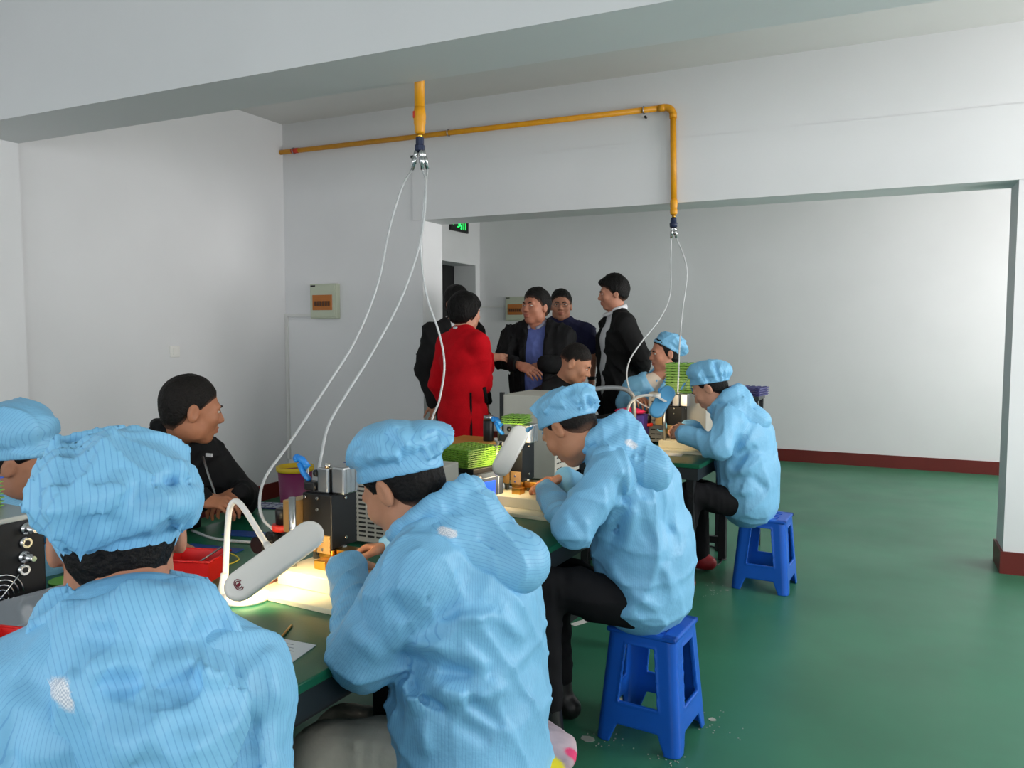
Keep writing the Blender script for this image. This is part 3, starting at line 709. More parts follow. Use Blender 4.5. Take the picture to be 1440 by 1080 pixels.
V2 = seen([(-.016, [(560, 915), (615, 942), (665, 950)]), (.013, [(572, 905), (640, 915), (690, 940)]), (-.014, [(570, 930), (590, 975), (640, 1010), (690, 1040)]), (.012, [(600, 960), (660, 985), (720, 965)]), (-.013, [(650, 975), (705, 1025)]), (.010, [(560, 960), (590, 1010), (600, 1060)]), (-.010, [(545, 965), (570, 1030)]), (-.012, [(545, 832), (578, 872)]), (.010, [(560, 870), (562, 915)]), (-.010, [(600, 885), (650, 850), (700, 848)]), (.012, [(640, 870), (700, 862), (745, 900)]), (-.008, [(500, 840), (520, 900)]), (.008, [(480, 880), (540, 930)])], 1.62, .016)
P2.jacket(m_gown, 'gown', vfold=V2, seed=21, vox=.006, stripes=True, fold=P2.auto_folds(2, .012), cr=(26, .011), sleeve=(.086, .078, .07, .048),
          seams=[(at(598, 748, 1.62), at(600, 880, 1.56), .005, -.006)])
P2.hood(seed=22, vox=.005, fold=hood_folds, size=1.0, drop=.10, wide=.17, back=.13, raise_=.10, tip=.02, patch=ball_mask([at(622, 746, 1.60), at(637, 751, 1.60)], .009))
VC2 = seen([(-.014, [(577, 656), (568, 628), (540, 612)]), (-.014, [(583, 656), (597, 630), (622, 610)]), (.011, [(510, 640), (545, 642), (563, 640)]), (.010, [(600, 645), (625, 632)]), (-.010, [(500, 620), (530, 640)]), (.010, [(540, 590), (560, 605), (575, 640)]), (-.008, [(580, 585), (585, 620)])], 1.70, .012)
P2.cap(vfold=VC2, seed=8, vox=.005, rad=(.108, .124, .068), lift=.066, off=-.022, tilt=.36, z0=.030, cr=(30, .018), gather=.006, sdir=(.15, 1))
P2.trousers(m_tr_beige, .008, rad=(.095, .078, .06)); P2.shoes(m_shoe)

# --- third worker on the near blue stool
f3 = nrm((-1, .12, 0)); l3 = nrm(np.cross(f3, Z))
P3 = Person('person', 'worker in pale blue gown bent low on the near blue stool', at(800, 602, 2.64), (-.62, .18, -.60), [at(906, 824, 2.70), at(905, 765, 2.70), at(892, 690, 2.67), at(852, 622, 2.64)], l3,
            [at(858, 664, 2.52), at(880, 640, 2.84)], [A_((-1.13, 2.71, .79)), A_((-1.12, 2.90, .80))], [at(808, 742, 2.46), None],
            hands=[((-.6, .7, .05), (.1, .3, -.9), (.45, .55, .4)), ((-.85, -.4, -.05), (0, -.5, -.8), (.5, .6, .4))],
            legs=[(at(890, 850, 2.62), at(762, 822, 2.58), at(770, 990, 2.55), f3), (at(890, 845, 2.80), at(775, 805, 2.85), at(785, 950, 2.85), f3)],
            radii=((.185, .15), (.175, .145), (.175, .125), (.07, .065)), skin=(184, 128, 98))
P3.body(.005); P3.face(); P3.hair(capline=(0.022, 0.42), m=m_hairb, th=.006, front=.085, back=-.06, side=-.005, crown=-.012, vox=.005, strand=.002)
V3 = seen([(-.015, [(858, 772), (876, 712), (870, 672)]), (.012, [(880, 775), (895, 700)]), (-.012, [(832, 782), (856, 812), (880, 855)]), (.010, [(850, 790), (880, 830), (930, 860)]), (.009, [(905, 700), (935, 790), (950, 850)]), (-.009, [(925, 690), (955, 780)]), (-.008, [(800, 720), (830, 760)])], 2.52, .018)
P3.jacket(m_gown, 'gown', vfold=V3, seed=31, vox=.007, stripes=True, fold=P3.auto_folds(3, .009), cr=(26, .011), sleeve=(.078, .066, .06, .046))
P3.hood(seed=32, vox=.006, fold=hood_folds, size=.95, drop=.11, wide=.16, back=.115, raise_=.10, patch=ball_mask([at(884, 622, 2.5), at(892, 627, 2.5)], .010))
VC3 = seen([(-.012, [(812, 585), (795, 560), (805, 545)]), (.010, [(800, 585), (782, 560)]), (-.010, [(785, 590), (765, 565)]), (.010, [(822, 580), (818, 552)]), (-.010, [(828, 578), (826, 555)])], 2.56, .012)
P3.cap(vfold=VC3, seed=15, vox=.005, rad=(.098, .120, .062), lift=.058, tilt=.42, z0=.022, visor=True, cr=(32, .015), gather=.006, sdir=(.15, 1))
P3.trousers(m_tr_black); P3.shoes(m_shoe)

# --- fourth worker on the far blue stool
f4 = nrm((-1, .05, 0)); l4 = nrm(np.cross(f4, Z))
P4 = Person('person', 'worker in pale blue gown on the far blue stool beside the open floor', at(998, 546, 4.28), (-.77, .05, -.5), [at(1054, 702, 4.30), at(1052, 660, 4.30), at(1046, 612, 4.28), at(1022, 568, 4.27)], l4,
            [at(1026, 592, 4.14), at(1034, 580, 4.46)], [at(966, 612, 4.2), at(972, 604, 4.38)], [at(1012, 628, 4.08), None],
            hands=[((-.8, .4, .1), (.3, .8, -.3), (.5, .6, .4)), ((-.8, -.3, .05), (0, -.7, -.6), (.6, .7, .5))],
            legs=[(at(1042, 708, 4.22), at(972, 694, 4.2), at(955, 806, 4.25), f4), (at(1042, 706, 4.4), at(981, 690, 4.55), at(986, 782, 4.6), f4)],
            radii=((.185, .15), (.18, .145), (.175, .125), (.07, .065)), skin=(196, 142, 116), hs=.97)
P4.body(.007); P4.face(); P4.hair(capline=(0.03, 0.42), m=m_hair, th=.008, crown=-.012, front=.085, back=-.085, side=-.02, vox=.006)
V4 = seen([(-.022, [(1028, 660), (1062, 627)]), (.014, [(1040, 670), (1075, 640)]), (-.014, [(1015, 680), (1055, 668), (1078, 690)]), (.012, [(1020, 695), (1060, 690)]), (-.012, [(1035, 570), (1040, 610), (1034, 640)])], 4.15, .02)
P4.jacket(m_gown, 'gown', vfold=V4, seed=41, vox=.009, stripes=True, fold=P4.auto_folds(4, .010), cr=(26, .011), sleeve=(.082, .074, .068, .052))
P4.hood(seed=42, vox=.008, fold=hood_folds, size=.95, drop=.12, wide=.16, back=.12, raise_=.09)
VC4 = seen([(-.012, [(1000, 540), (985, 515)]), (.010, [(1005, 536), (995, 508)]), (-.012, [(1010, 532), (1004, 508)]), (.010, [(990, 543), (975, 520)]), (-.010, [(980, 546), (968, 525)])], 4.2, .012)
P4.cap(vfold=VC4, seed=25, vox=.006, rad=(.104, .122, .068), lift=.062, off=-.02, tilt=.42, z0=.03, visor=True, cr=(40, .012), gather=.008, sdir=(.15, 1))
P4.trousers(m_tr_black); P4.shoes(mat('red_shoe', (150, 30, 36), .5))

# --- capped worker at the left edge behind the black box
f0 = nrm((.85, .45, 0)); l0 = nrm(np.cross(f0, Z))
h0 = at(34, 652, 2.42); nb0 = h0 - Z * .13 - f0 * .09; c0 = nb0 - Z * .2 - f0 * .06; s0c = nb0 - Z * .06
P0 = Person('person', 'capped worker at the left edge half hidden behind the black control box', h0, f0 + A_((0, .15, -.42)), [A_((c0[0], c0[1], .47)) - f0 * .05, A_((c0[0], c0[1], .66)) - f0 * .03, c0, nb0], l0,
            [s0c - l0 * .18, s0c + l0 * .18], [A_((-1.93, 1.62, .76)), at(84, 782, 2.30)], hands=[(f0, -Z, (.4, .5, .3)), ((.9, .3, -.05), (-.2, .3, -.9), (.4, .5, .3))],
            legs=[(A_((c0[0], c0[1], .47)) - l0 * .09, A_((c0[0], c0[1], .49)) - l0 * .1 + f0 * .36, A_((c0[0], c0[1], .09)) - l0 * .1 + f0 * .38, f0), (A_((c0[0], c0[1], .47)) + l0 * .09, A_((c0[0], c0[1], .49)) + l0 * .1 + f0 * .36, A_((c0[0], c0[1], .09)) + l0 * .1 + f0 * .38, f0)], skin=(172, 120, 94))
P0.body(.007); P0.hair(capline=(0.025, 0.42), m=m_hair, th=.008, crown=-.012, back=-.06, vox=.006); P0.jacket(m_gown, 'gown', seed=51, vox=.010, stripes=True); P0.hood(seed=52, vox=.009)
P0.cap(seed=61, vox=.006, rad=(.108, .128, .082), lift=.088, off=-.03, tilt=.42, z0=.025, sdir=(.6, .8), cr=(34, .013)); P0.trousers(m_tr_black, .012); P0.shoes(m_shoe)
# --- man in black jacket across the near bench
fb = nrm((.80, .60, 0)); lb = nrm(np.cross(fb, Z)); hb = at(270, 577, 2.80); nb = at(250, 612, 2.88); cb = at(243, 668, 3.00); gb = A_((cb[0], cb[1], 0)) - fb * .04
m_blackj = mat('black_jacket_cloth', (17, 17, 19), .75, spec=.25, noise=(18, .2))
PB = Person('person', 'bareheaded man in black zip jacket looking away across the near bench', hb, (.50, .84, -.14), [gb + Z * .47, gb + Z * .66, cb, nb], lb,
            [at(292, 645, 3.02), at(205, 655, 2.90)], [at(340, 694, 2.86), at(283, 704, 2.72)], [at(338, 700, 3.02), None],
            hands=[((-.35, -.75, -.15), (-.3, .2, -.9), (.5, .6, .4), .95), ((.85, .35, -.05), (-.1, .3, -.9), (.55, .6, .4), .95)],
            legs=[(gb + Z * .47 + fb * .05 - lb * .09, gb + Z * .50 + fb * .40 - lb * .1, gb + Z * .09 + fb * .42 - lb * .1, fb), (gb + Z * .47 + fb * .05 + lb * .09, gb + Z * .50 + fb * .40 + lb * .1, gb + Z * .09 + fb * .42 + lb * .1, fb)],
            skin=(174, 116, 86), up=(-.05, -.10, 1))
PB.body(.0045); PB.face(); PB.hair(m_hairb, th=.006, front=.052, side=.0, back=-.072, crown=.004, vox=.004, strand=.002)
PB.jacket(m_blackj, seed=71, vox=.008, fold=PB.auto_folds(7, .008), sleeve=(.075, .066, .06, .042)); PB.trousers(m_tr_black, .012); PB.shoes(m_shoe)
sd = Sdf(); n = PB.nb
for k in range(12):
    a0, a1 = [math.pi * 2 * (k + j) / 12 for j in (0, 1)]
    sd.cone(n + lb * math.cos(a0) * .07 - fb * math.sin(a0) * .07 + Z * (.02 + .02 * math.sin(a0)), n + lb * math.cos(a1) * .07 - fb * math.sin(a1) * .07 + Z * (.02 + .02 * math.sin(a1)), .02, .02, .02)
sdf_obj('collar', sd, .006, m_blackj, PB.root)
zp = [A_(p) - A_(PB.root.location) for p in (at(285, 642, 2.80), at(293, 668, 2.78), at(301, 690, 2.76), at(303, 700, 2.74))]
MB().tube(zp, .004, 6).build('zipper', mat('zip_metal', (150, 150, 150), .35, 1), PB.root)
MB().box((-.014, -.003, -.006), (.014, .003, .006), Matrix.Translation(Vector(A_(at(294, 640, 2.83)) - A_(PB.root.location)))).build('badge', mat('silver_badge', (190, 190, 190), .4), PB.root)

def neck_collar(p, m, r=.062, th=.011, zz=.01, flap=True, name='collar', vox=.006):
    sd = Sdf(); n = p.nb + nrm(p.c - p.nb) * zz; B = -p.tf
    for k in range(-1, 8):
        a0, a1 = [math.pi * (k + j) / 7 for j in (0, 1)]
        q = lambda a: n + p.lat * math.cos(a) * r + B * math.sin(a) * r + Z * .022 * max(math.sin(a), -.3)
        sd.cone(q(a0), q(a1), th, th, .012)
        sd.cone(q(a0) + Z * .018, q(a1) + Z * .018, th * .7, th * .7, .012)
    if flap:
        for x in (-1, 1): sd.cone(n + p.lat * x * r * .95 - B * .012, n + p.lat * x * .028 - B * r * 1.25 - Z * .03, th, th * .8, .014)
    return sdf_obj(name, sd, vox, m, p.root)
def open_front(p, w0, w1, zb, zt, x0=0.0, lapel=.006):
    """front opening of a jacket between heights zb and zt, half width w0 -> w1"""
    o = p.sp[-2][0]; lat, tf = p.lat, p.tf
    def f(P, d):
        q = P - o; x = np.abs(q @ lat - x0); y = q @ tf; w = np.interp(P[:, 2], [zb, zt], [w0, w1])
        d = d - lapel * np.exp(-((x - w - .025) / .025) ** 2) * (y > 0)
        return np.where(y > 0, np.maximum(d, w - x), d)
    return f
def standing(name, label, u, v, z, hf, bf, wr=None, el=None, hands=None, radii=None, tilt=0.0, shw=.19, lean=0.0, hs=1.0, **kw):
    f = nrm(A_((bf[0], bf[1], 0))); l = nrm(np.cross(f, Z)); h = at(u, v, z); H = h[2] + .12
    g = A_((h[0], h[1], 0)) - f * (.03 + lean)
    hip, wa, chs, nk = g + Z * .52 * H, g + Z * .63 * H, g + Z * .745 * H + f * lean * .4, g + Z * .845 * H + f * lean * .8
    s = chs + Z * .062 * H
    sh = [s - l * shw, s + l * shw]
    wr = wr or [None, None]; W = []
    for i in range(2): W.append(A_(wr[i]) if wr[i] is not None else sh[i] + l * (i * 2 - 1) * .05 - Z * .50 + f * .06)
    legs = [(hip + l * x * .085, g + Z * .28 * H + l * x * .095 + f * .02, g + Z * .06 * H + l * x * .1, f + l * x * .25) for x in (-1, 1)]
    return Person(name, label, h, hf, [hip, wa, chs, nk], l, sh, W, el, hands or [((0, 0, -1), tuple(l * -1), (.3, .3, .2)), ((0, 0, -1), tuple(l), (.3, .3, .2))], legs, hs=hs,
                  radii=radii or ((.155, .115), (.145, .112), (.165, .118), (.068, .064)), base=g, vox=.008, **kw)
m_suit = mat('charcoal_suit_cloth', (27, 27, 28), .8, spec=.2, noise=(30, .2)); m_suit2 = mat('black_blazer_cloth', (20, 20, 22), .8, spec=.2, noise=(30, .2))
m_wshirt = mat('white_shirt_cotton', (215, 216, 220), .8); m_bshirt = mat('blue_shirt_cotton', (84, 98, 160), .8, noise=(40, .15)); m_navy = mat('navy_polo_cotton', (22, 24, 62), .85, noise=(20, .2))
m_red = mat('red_knit_dress', (198, 14, 28), .85, spec=.15, noise=(16, .16), bump=(120, .2))
# --- woman in red, back turned
PR = standing('person', 'woman with short black hair in a red dress, back turned', 655, 441, 5.1, (.42, .90, -.05), (.40, .92), wr=[None, at(688, 503, 5.28)], el=[None, at(680, 540, 5.12)],
              hands=[None, ((.85, .4, .05), (-.3, .5, -.8), (.25, .3, .2))], radii=((.165, .13), (.145, .115), (.158, .112), (.06, .056)), shw=.165, skin=(196, 142, 118), hs=.97)
PR.body(); PR.face(); PR.hair(th=.026, front=.03, side=-.04, back=-.085, crown=.008, bulge=.014, vox=.006, seed=3, strand=.006)
hm = PR.sp[0][0] - Z * .42
PR.jacket(m_red, 'dress', seed=81, vox=.009, hem=(hm, .20, .16), fold=PR.auto_folds(8, .008), sleeve=(.07, .06, .056, .04), grow=.008, cr=(24.8, 0.0102))
sl = PR.sp[0][0] + PR.lat * .155 + PR.tf * .015; rl = A_(PR.root.location)
MB().tube([sl + Z * .16 - rl - PR.tf * .07, sl - rl - PR.tf * .075 + PR.lat * .012, sl - Z * .3 - rl - PR.tf * .09 + PR.lat * .03], .007, 8).build('black_trim', m_suit2, PR.root)
MB().tube([A_(p) - rl for p in (at(681, 545, 4.9), at(683, 556, 4.92), at(684, 566, 4.95))], .012, 8).build('belt_end', m_suit2, PR.root)
neck_collar(PR, m_wshirt, .055, .009, .0, False, 'white_collar')
PR.trousers(m_tr_black, .012); PR.shoes(m_shoe)
# --- man hidden behind the woman in red
PH = standing('person', 'man in dark suit mostly hidden behind the woman in red', 643, 427, 5.75, (.75, -.30, -.05), (.75, -.35), skin=(180, 126, 100))
PH.body(.01); PH.face(); PH.hair(th=.014, front=.05, back=-.07, vox=.008); PH.jacket(m_wshirt, 'shirt', grow=-.014, short=.2, vox=.012, cr=None)
PH.jacket(m_suit, seed=91, vox=.012, cut=open_front(PH, .03, .075, .9, 1.45)); neck_collar(PH, m_wshirt); PH.trousers(m_tr_black, .014); PH.shoes(m_shoe)
# --- man with clasped hands in black jacket and blue shirt
fF = nrm((-.05, -1, 0))
PF = standing('person', 'man in black jacket and blue shirt with hands clasped in front', 753, 432, 5.5, (-.30, -.93, .06), (.12, -1), wr=[at(768, 512, 5.24), at(731, 514, 5.24)], el=[at(788, 514, 5.45), at(708, 508, 5.42)],
              hands=[((-.9, -.15, -.25), (.1, .6, -.6), (.35, .4, .3), 1.05), ((.9, -.15, -.3), (.1, .5, -.7), (.35, .4, .3), 1.05)], skin=(176, 118, 94), radii=((.165, .14), (.165, .145), (.175, .13), (.07, .066)), jaw=1.15, hs=1.03)
PF.body(.0055); PF.face(); PF.hair(th=.014, front=.055, side=.0, back=-.06, crown=.008, vox=.005, seed=5)
PF.jacket(m_bshirt, 'shirt', grow=-.012, short=.2, vox=.009, cr=(41.2, 0.0068)); PF.jacket(m_suit2, seed=101, vox=.009, grow=.014, sleeve=(.08, .068, .064, .05), fold=PF.auto_folds(10, .008), cut=open_front(PF, .065, .062, .8, 1.42, -.02))
neck_collar(PF, mat('blue_grey_collar', (128, 130, 148), .8), .066, .014, .024); PF.trousers(m_tr_black, .012); PF.shoes(m_shoe)
# --- man in navy polo with glasses
PP = standing('person', 'man with glasses in a navy polo shirt behind the clasped hands', 789, 430, 6.1, (.34, -.94, .02), (.30, -.95), wr=[at(832, 537, 6.05), None], el=[at(833, 500, 6.1), None], skin=(178, 124, 100), jaw=1.05)
PP.body(.006); PP.face(); PP.hair(th=.011, front=.055, side=.0, back=-.06, crown=.006, vox=.005, seed=6)
PP.jacket(m_navy, 'polo_shirt', seed=111, vox=.009, sleeve=(.075, .072, .06, .04), short=.62, fold=PP.auto_folds(11, .007, False)); neck_collar(PP, m_navy, .066, .014, .02); PP.trousers(m_tr_black, .012); PP.shoes(m_shoe)
g = MB(); rl = A_(PP.root.location); W = lambda x, y, zz: PP.c + A_((x, y, zz)) @ PP.M - rl
for x in (-1, 1):
    g.tube([W(x * .033 + .024 * math.cos(t), .098, .003 + .016 * math.sin(t)) for t in np.linspace(0, 2 * math.pi, 16)[:-1]], .0016, 5, True)
    g.tube([W(x * .057, .096, .008), W(x * .082, .02, .010)], .0016, 5)
g.tube([W(-.01, .099, .006), W(.01, .099, .006)], .0016, 5); g.build('glasses', mat('thin_glasses_frame', (120, 112, 104), .3, .8), PP.root)
wv = PP.wr[0] - rl; MB().lathe([(.031, -.012), (.033, 0), (.031, .012)], wv + A_((0, 0, .03)), (0, 0, 1), 14).build('wristwatch', m_dblk, PP.root)
# --- tall man in dark suit, hands behind his back
bt = (-.80, -.55); ft = nrm((bt[0], bt[1], 0)); lt_ = nrm(np.cross(ft, Z))
hT = at(862, 413, 5.75); bk = hT - ft * .22 - Z * .60
PT = standing('person', 'tall man in dark suit and white shirt with hands behind his back', 862, 413, 5.75, (-.86, -.40, -.10), bt, wr=[bk - lt_ * .05, bk + lt_ * .06 - Z * .02], el=[hT - lt_ * .27 - ft * .14 - Z * .46, hT + lt_ * .27 - ft * .14 - Z * .46],
              hands=[((.3, .2, -.8), tuple(-ft), (.3, .3, .2)), ((-.3, .3, -.8), tuple(-ft), (.3, .3, .2))], skin=(186, 130, 106), radii=((.165, .125), (.155, .12), (.175, .125), (.07, .066)))
PT.body(.0055); PT.face(); PT.hair(th=.018, front=.052, side=-.005, back=-.062, crown=.012, forelock=.9, vox=.005, seed=7)
PT.jacket(m_wshirt, 'shirt', grow=-.012, short=.2, vox=.009, cr=(41.2, 0.0051)); PT.jacket(m_suit, seed=121, vox=.009, grow=.012, sleeve=(.08, .07, .066, .048), hem=(PT.sp[0][0] - Z * .10, .17, .13), fold=PT.auto_folds(12, .006), cut=open_front(PT, .040, .080, .75, 1.48, -.025))
neck_collar(PT, m_wshirt, .066, .016, .030); PT.trousers(m_tr_black, .012, rad=(.09, .07, .058)); PT.shoes(m_shoe)
# --- crop haired man seated past the middle bench
fs = nrm((.95, .30, 0)); ls = nrm(np.cross(fs, Z)); hS = at(810, 512, 4.9); nS = at(790, 540, 4.98); cS = at(762, 572, 5.06); gS = A_((cS[0], cS[1], 0)) - fs * .05
PS = Person('person', 'crop haired man in black bent forward behind the grey cabinet', hS, (.86, .10, -.42), [gS + Z * .46, gS + Z * .64, cS, nS], ls, [cS + Z * .10 - ls * .17 + fs * .05, cS + Z * .10 + ls * .17 + fs * .05], [at(856, 590, 5.0), at(866, 590, 4.8)],
            hands=[((.8, -.2, .0), (0, -.4, -.9), (.4, .5, .3)), ((.85, .2, .05), (0, .4, -.9), (.4, .5, .3))], skin=(190, 136, 108),
            legs=[(gS + Z * .46 - ls * .09, gS + Z * .48 + fs * .38 - ls * .1, gS + Z * .09 + fs * .4 - ls * .1, fs), (gS + Z * .46 + ls * .09, gS + Z * .48 + fs * .38 + ls * .1, gS + Z * .09 + fs * .4 + ls * .1, fs)])
PS.body(.006); PS.face(); PS.hair(m_hairb, th=.004, front=.055, side=.03, back=.0, crown=.006, vox=.005, strand=.002)
PS.jacket(m_blackj, seed=131, vox=.010, fold=PS.auto_folds(13, .006)); PS.trousers(m_tr_black, .014); PS.shoes(m_shoe)
# --- capped woman facing left at the far bench
fw_ = nrm((.08, -1, 0)); lw = nrm(np.cross(fw_, Z)); hW = at(935, 497, 5.15); nW = at(932, 528, 5.2); cW = at(926, 566, 5.22); gW = A_((cW[0], cW[1], 0)) - fw_ * .02
PW = Person('person', 'capped woman in open pale blue gown glancing left at the far bench', hW, (-.80, -.55, -.08), [gW + Z * .50, gW + Z * .68, cW, nW], lw, [at(953, 548, 5.28), at(892, 545, 5.12)], [at(925, 580, 4.95), at(892, 560, 4.98)], [None, at(880, 566, 5.12)],
            hands=[((-.6, -.5, .1), (.2, -.2, -.9), (.4, .5, .3)), ((.6, -.6, .05), (-.2, .2, -.9), (.5, .5, .3))], skin=(190, 132, 108), hs=.95,
            legs=[(gW + Z * .48 - lw * .09, gW + Z * .48 + fw_ * .3 - lw * .1, gW + Z * .09 + fw_ * .3 - lw * .1, fw_), (gW + Z * .48 + lw * .09, gW + Z * .48 + fw_ * .3 + lw * .1, gW + Z * .09 + fw_ * .3 + lw * .1, fw_)], radii=((.16, .12), (.15, .115), (.15, .11), (.06, .056)))
PW.body(.006); PW.face(); PW.hair(capline=(.035, .75), th=.010, front=.07, side=-.05, back=-.13, vox=.006, seed=9)
PW.jacket(mat('cream_blouse', (214, 196, 180), .8), 'blouse', grow=-.016, short=.2, vox=.010, cr=None)
PW.jacket(m_gown, 'gown', cr=(26, .006), seed=141, vox=.010, stripes=True, fold=PW.auto_folds(14, .008), cut=open_front(PW, -.03, .075, .93, 1.12, .0)); neck_collar(PW, m_gown, .07, .014, .0)
PW.cap(seed=33, vox=.006, rad=(.098, .112, .066), lift=.055, off=-.03, tilt=.72, z0=.035, cr=(44, .010), gather=.008); PW.trousers(m_tr_black, .014); PW.shoes(m_shoe)
# ------------------------------------------------------------------ plastic stools
m_stool = mat('blue_stool_plastic', (24, 92, 196), .32, spec=.5, noise=(7, .12))
ST_H = .39
def stool_frame():
    sd = Sdf(); hw = lambda z: np.interp(z, [0, ST_H], [.150, .118])
    sd.box((0, 0, ST_H / 2), (.155, .155, ST_H / 2), None, .01)
    def shape(P, d):
        w = hw(P[:, 2]); ax, ay, z = np.abs(P[:, 0]), np.abs(P[:, 1]), P[:, 2]
        q = np.stack([ax - w + .03, ay - w + .03], 1); out = np.sqrt((np.maximum(q, 0) ** 2).sum(1)) + np.minimum(q.max(1), 0) - .03
        q2 = q + .009; inn = np.sqrt((np.maximum(q2, 0) ** 2).sum(1)) + np.minimum(q2.max(1), 0) - .03
        d = np.maximum(np.maximum(out, np.maximum(-z, z - ST_H + .012)), -np.maximum(inn, z - ST_H + .03))
        m = np.minimum(ax, ay)                                               # coordinate along whichever side
        win = np.maximum(np.abs(z - .244) - .098, m - (.073 - (z - .1) * .10)); win = np.maximum(win, -.05)
        foot = np.maximum(z - .066, m - (.098 - z * .40))
        edge = np.maximum(ax, ay) - w                                        # only cut near the walls
        lip = .004 * np.exp(-(win / .007) ** 2) * (edge > -.02)              # raised rim round the openings
        return np.maximum(np.maximum(d - lip, -win), -foot)
    sd.fn(shape); return sd
stool = empty('plastic_stool', (0, 0, 0))
sdf_obj('leg_frame', stool_frame(), .0038, m_stool, stool, 1)
mb = MB(); t = .122
for k in range(6):                                                           # seat with slots: bars between the slots
    y = -t + .03 + k * .0365
    if k < 5: mb.box((-.085, y + .008, ST_H - .014), (.085, y + .0285, ST_H - .002), bev=.002)
mb.box((-t, -t, ST_H - .018), (-.07, t, ST_H), bev=.006).box((.07, -t, ST_H - .018), (t, t, ST_H), bev=.006).box((-t, -t, ST_H - .018), (t, -.088, ST_H), bev=.006).box((-t, .088, ST_H - .018), (t, t, ST_H), bev=.006).box((-.012, -t, ST_H - .016), (.012, t, ST_H - .0005), bev=.003)
mb.build('seat', m_stool, stool)
def place(o, loc, rz): o.location = loc; o.rotation_euler = (0, 0, rz); return o
ST = [((-.69, 2.625, 0), -.10, 'blue plastic stool under the third worker, nearest whole stool'), ((-.545, 4.43, 0), -.08, 'blue plastic stool under the farthest worker by the open floor'), ((-.765, 1.60, 0), -.05, 'blue plastic stool under the floral cushion in front'),
      ((float(P1.sp[0][0][0]), float(P1.sp[0][0][1]), 0), .5, 'blue plastic stool hidden under the nearest worker'), ((float(P0.sp[0][0][0]), float(P0.sp[0][0][1]), 0), .3, 'blue plastic stool hidden under the worker at the left edge'),
      ((float(PB.sp[0][0][0]), float(PB.sp[0][0][1]), 0), .3, 'blue plastic stool hidden under the man in black jacket'), ((float(PS.sp[0][0][0]), float(PS.sp[0][0][1]), 0), .1, 'blue plastic stool hidden under the crop haired man'),
      ((float(PW.sp[0][0][0]), float(PW.sp[0][0][1]), 0), .2, 'blue plastic stool hidden under the capped woman')]
for i, (l, r, lb_) in enumerate(ST):
    o = stool if i == 0 else copy_tree(stool); place(o, l, r); tag(o, lb_, 'stool', 'blue plastic stools')
# floral cushion on the front stool
cu = empty('seat_cushion', (-.765, 1.60, ST_H + .032), 0, 'round grey and pink seat cushion with yellow patch on the front stool', 'cushion')
m_cu = mat('cushion_floral_cloth', (190, 170, 178), .85, noise=(5, .9, (110, 98, 104)), bump=(60, .2))
N = m_cu.node_tree.nodes; L = m_cu.node_tree.links; bs = N['Principled BSDF']; src = bs.inputs['Base Color'].links[0].from_socket
for nm, colr in (('yellow', (224, 206, 40)), ('pink', (214, 60, 110))):
    a_ = N.new('ShaderNodeAttribute'); a_.attribute_name = nm; mx = N.new('ShaderNodeMix'); mx.data_type = 'RGBA'; mx.inputs['B'].default_value = tuple(srgb(x) for x in colr) + (1,)
    L.new(a_.outputs['Fac'], mx.inputs['Factor']); L.new(src, mx.inputs['A']); src = mx.outputs['Result']
L.new(src, bs.inputs['Base Color'])
sd2 = Sdf(); lc = A_(cu.location); sd2.ell(lc, (.165, .16, .034)); sd2.fn(crumple(77, 30, .006))
py, pk = at(755, 1085, 1.72), at(806, 1050, 1.8)
sdf_obj('cover', sd2, .006, m_cu, cu, 1, {'yellow': lambda P: np.clip((.07 - np.linalg.norm((P - py)[:, :2], axis=1)) / .006, 0, 1), 'pink': lambda P: np.clip((.022 - np.linalg.norm((P - pk)[:, :2], axis=1)) / .006, 0, 1)})

# ------------------------------------------------------------------ yellow air pipes, couplers, hoses
m_pipe = mat('yellow_pipe_paint', (228, 156, 22), .42, noise=(20, .12)); m_brass = mat('brass', (206, 158, 70), .28, 1.0); m_chrome = mat('chrome_coupler', (205, 206, 208), .18, 1.0)
m_dkblue = mat('dark_blue_fitting', (34, 44, 74), .45); m_redtape = mat('red_tape', (200, 60, 36), .6); m_hose = mat('clear_pvc_hose', (232, 234, 236), .18, spec=.6, trans=.35, noise=(30, .05))
m_steel = mat('brushed_steel', (168, 170, 172), .32, 1.0, noise=(40, .1)); m_black = mat('black_plastic', (20, 20, 22), .4); m_white = mat('white_plastic', (232, 230, 226), .4)
YP = 5.19
pr = empty('air_pipe', (-1.275, YP, 2.84), 0, 'long yellow air pipe along the back wall, turning down at the lintel', 'pipe'); o3 = A_(pr.location)
loc = lambda p: Vector(A_(p) - o3)
MB().cyl(loc((XL + .005, YP, 2.85)), loc((-1.33, YP, 2.84)), .019).build('run', m_pipe, pr)
MB().cyl(loc((-1.275, YP, 2.785)), loc((-1.262, YP, 2.235)), .0195).build('drop', m_pipe, pr)
el = [loc((-1.275 - .055 + .055 * math.sin(a), YP, 2.785 + .055 * math.cos(a))) for a in np.linspace(-.25, R90 + .1, 10)]
MB().tube(el, .023, 14).cyl(loc((-1.37, YP, 2.84)), loc((-1.328, YP, 2.84)), .024).cyl(loc((-1.275, YP, 2.80)), loc((-1.274, YP, 2.765)), .024).build('elbow', m_pipe, pr)
MB().lathe([(.021, 0), (.024, .01), (.024, .05), (.0215, .055), (.0215, .062), (.024, .066), (.024, .09), (.018, .10)], loc((-1.262, YP, 2.245)), (0, 0, -1), 16).build('coupling', m_pipe, pr)
MB().cyl(loc((-1.262, YP, 2.145)), loc((-1.262, YP, 2.125)), .012).build('nipple', m_brass, pr)
MB().lathe([(.018, 0), (.02, .01), (.02, .03), (.026, .035), (.024, .06)], loc((-1.262, YP, 2.125)), (0, 0, -1), 12).build('manifold', m_dkblue, pr)
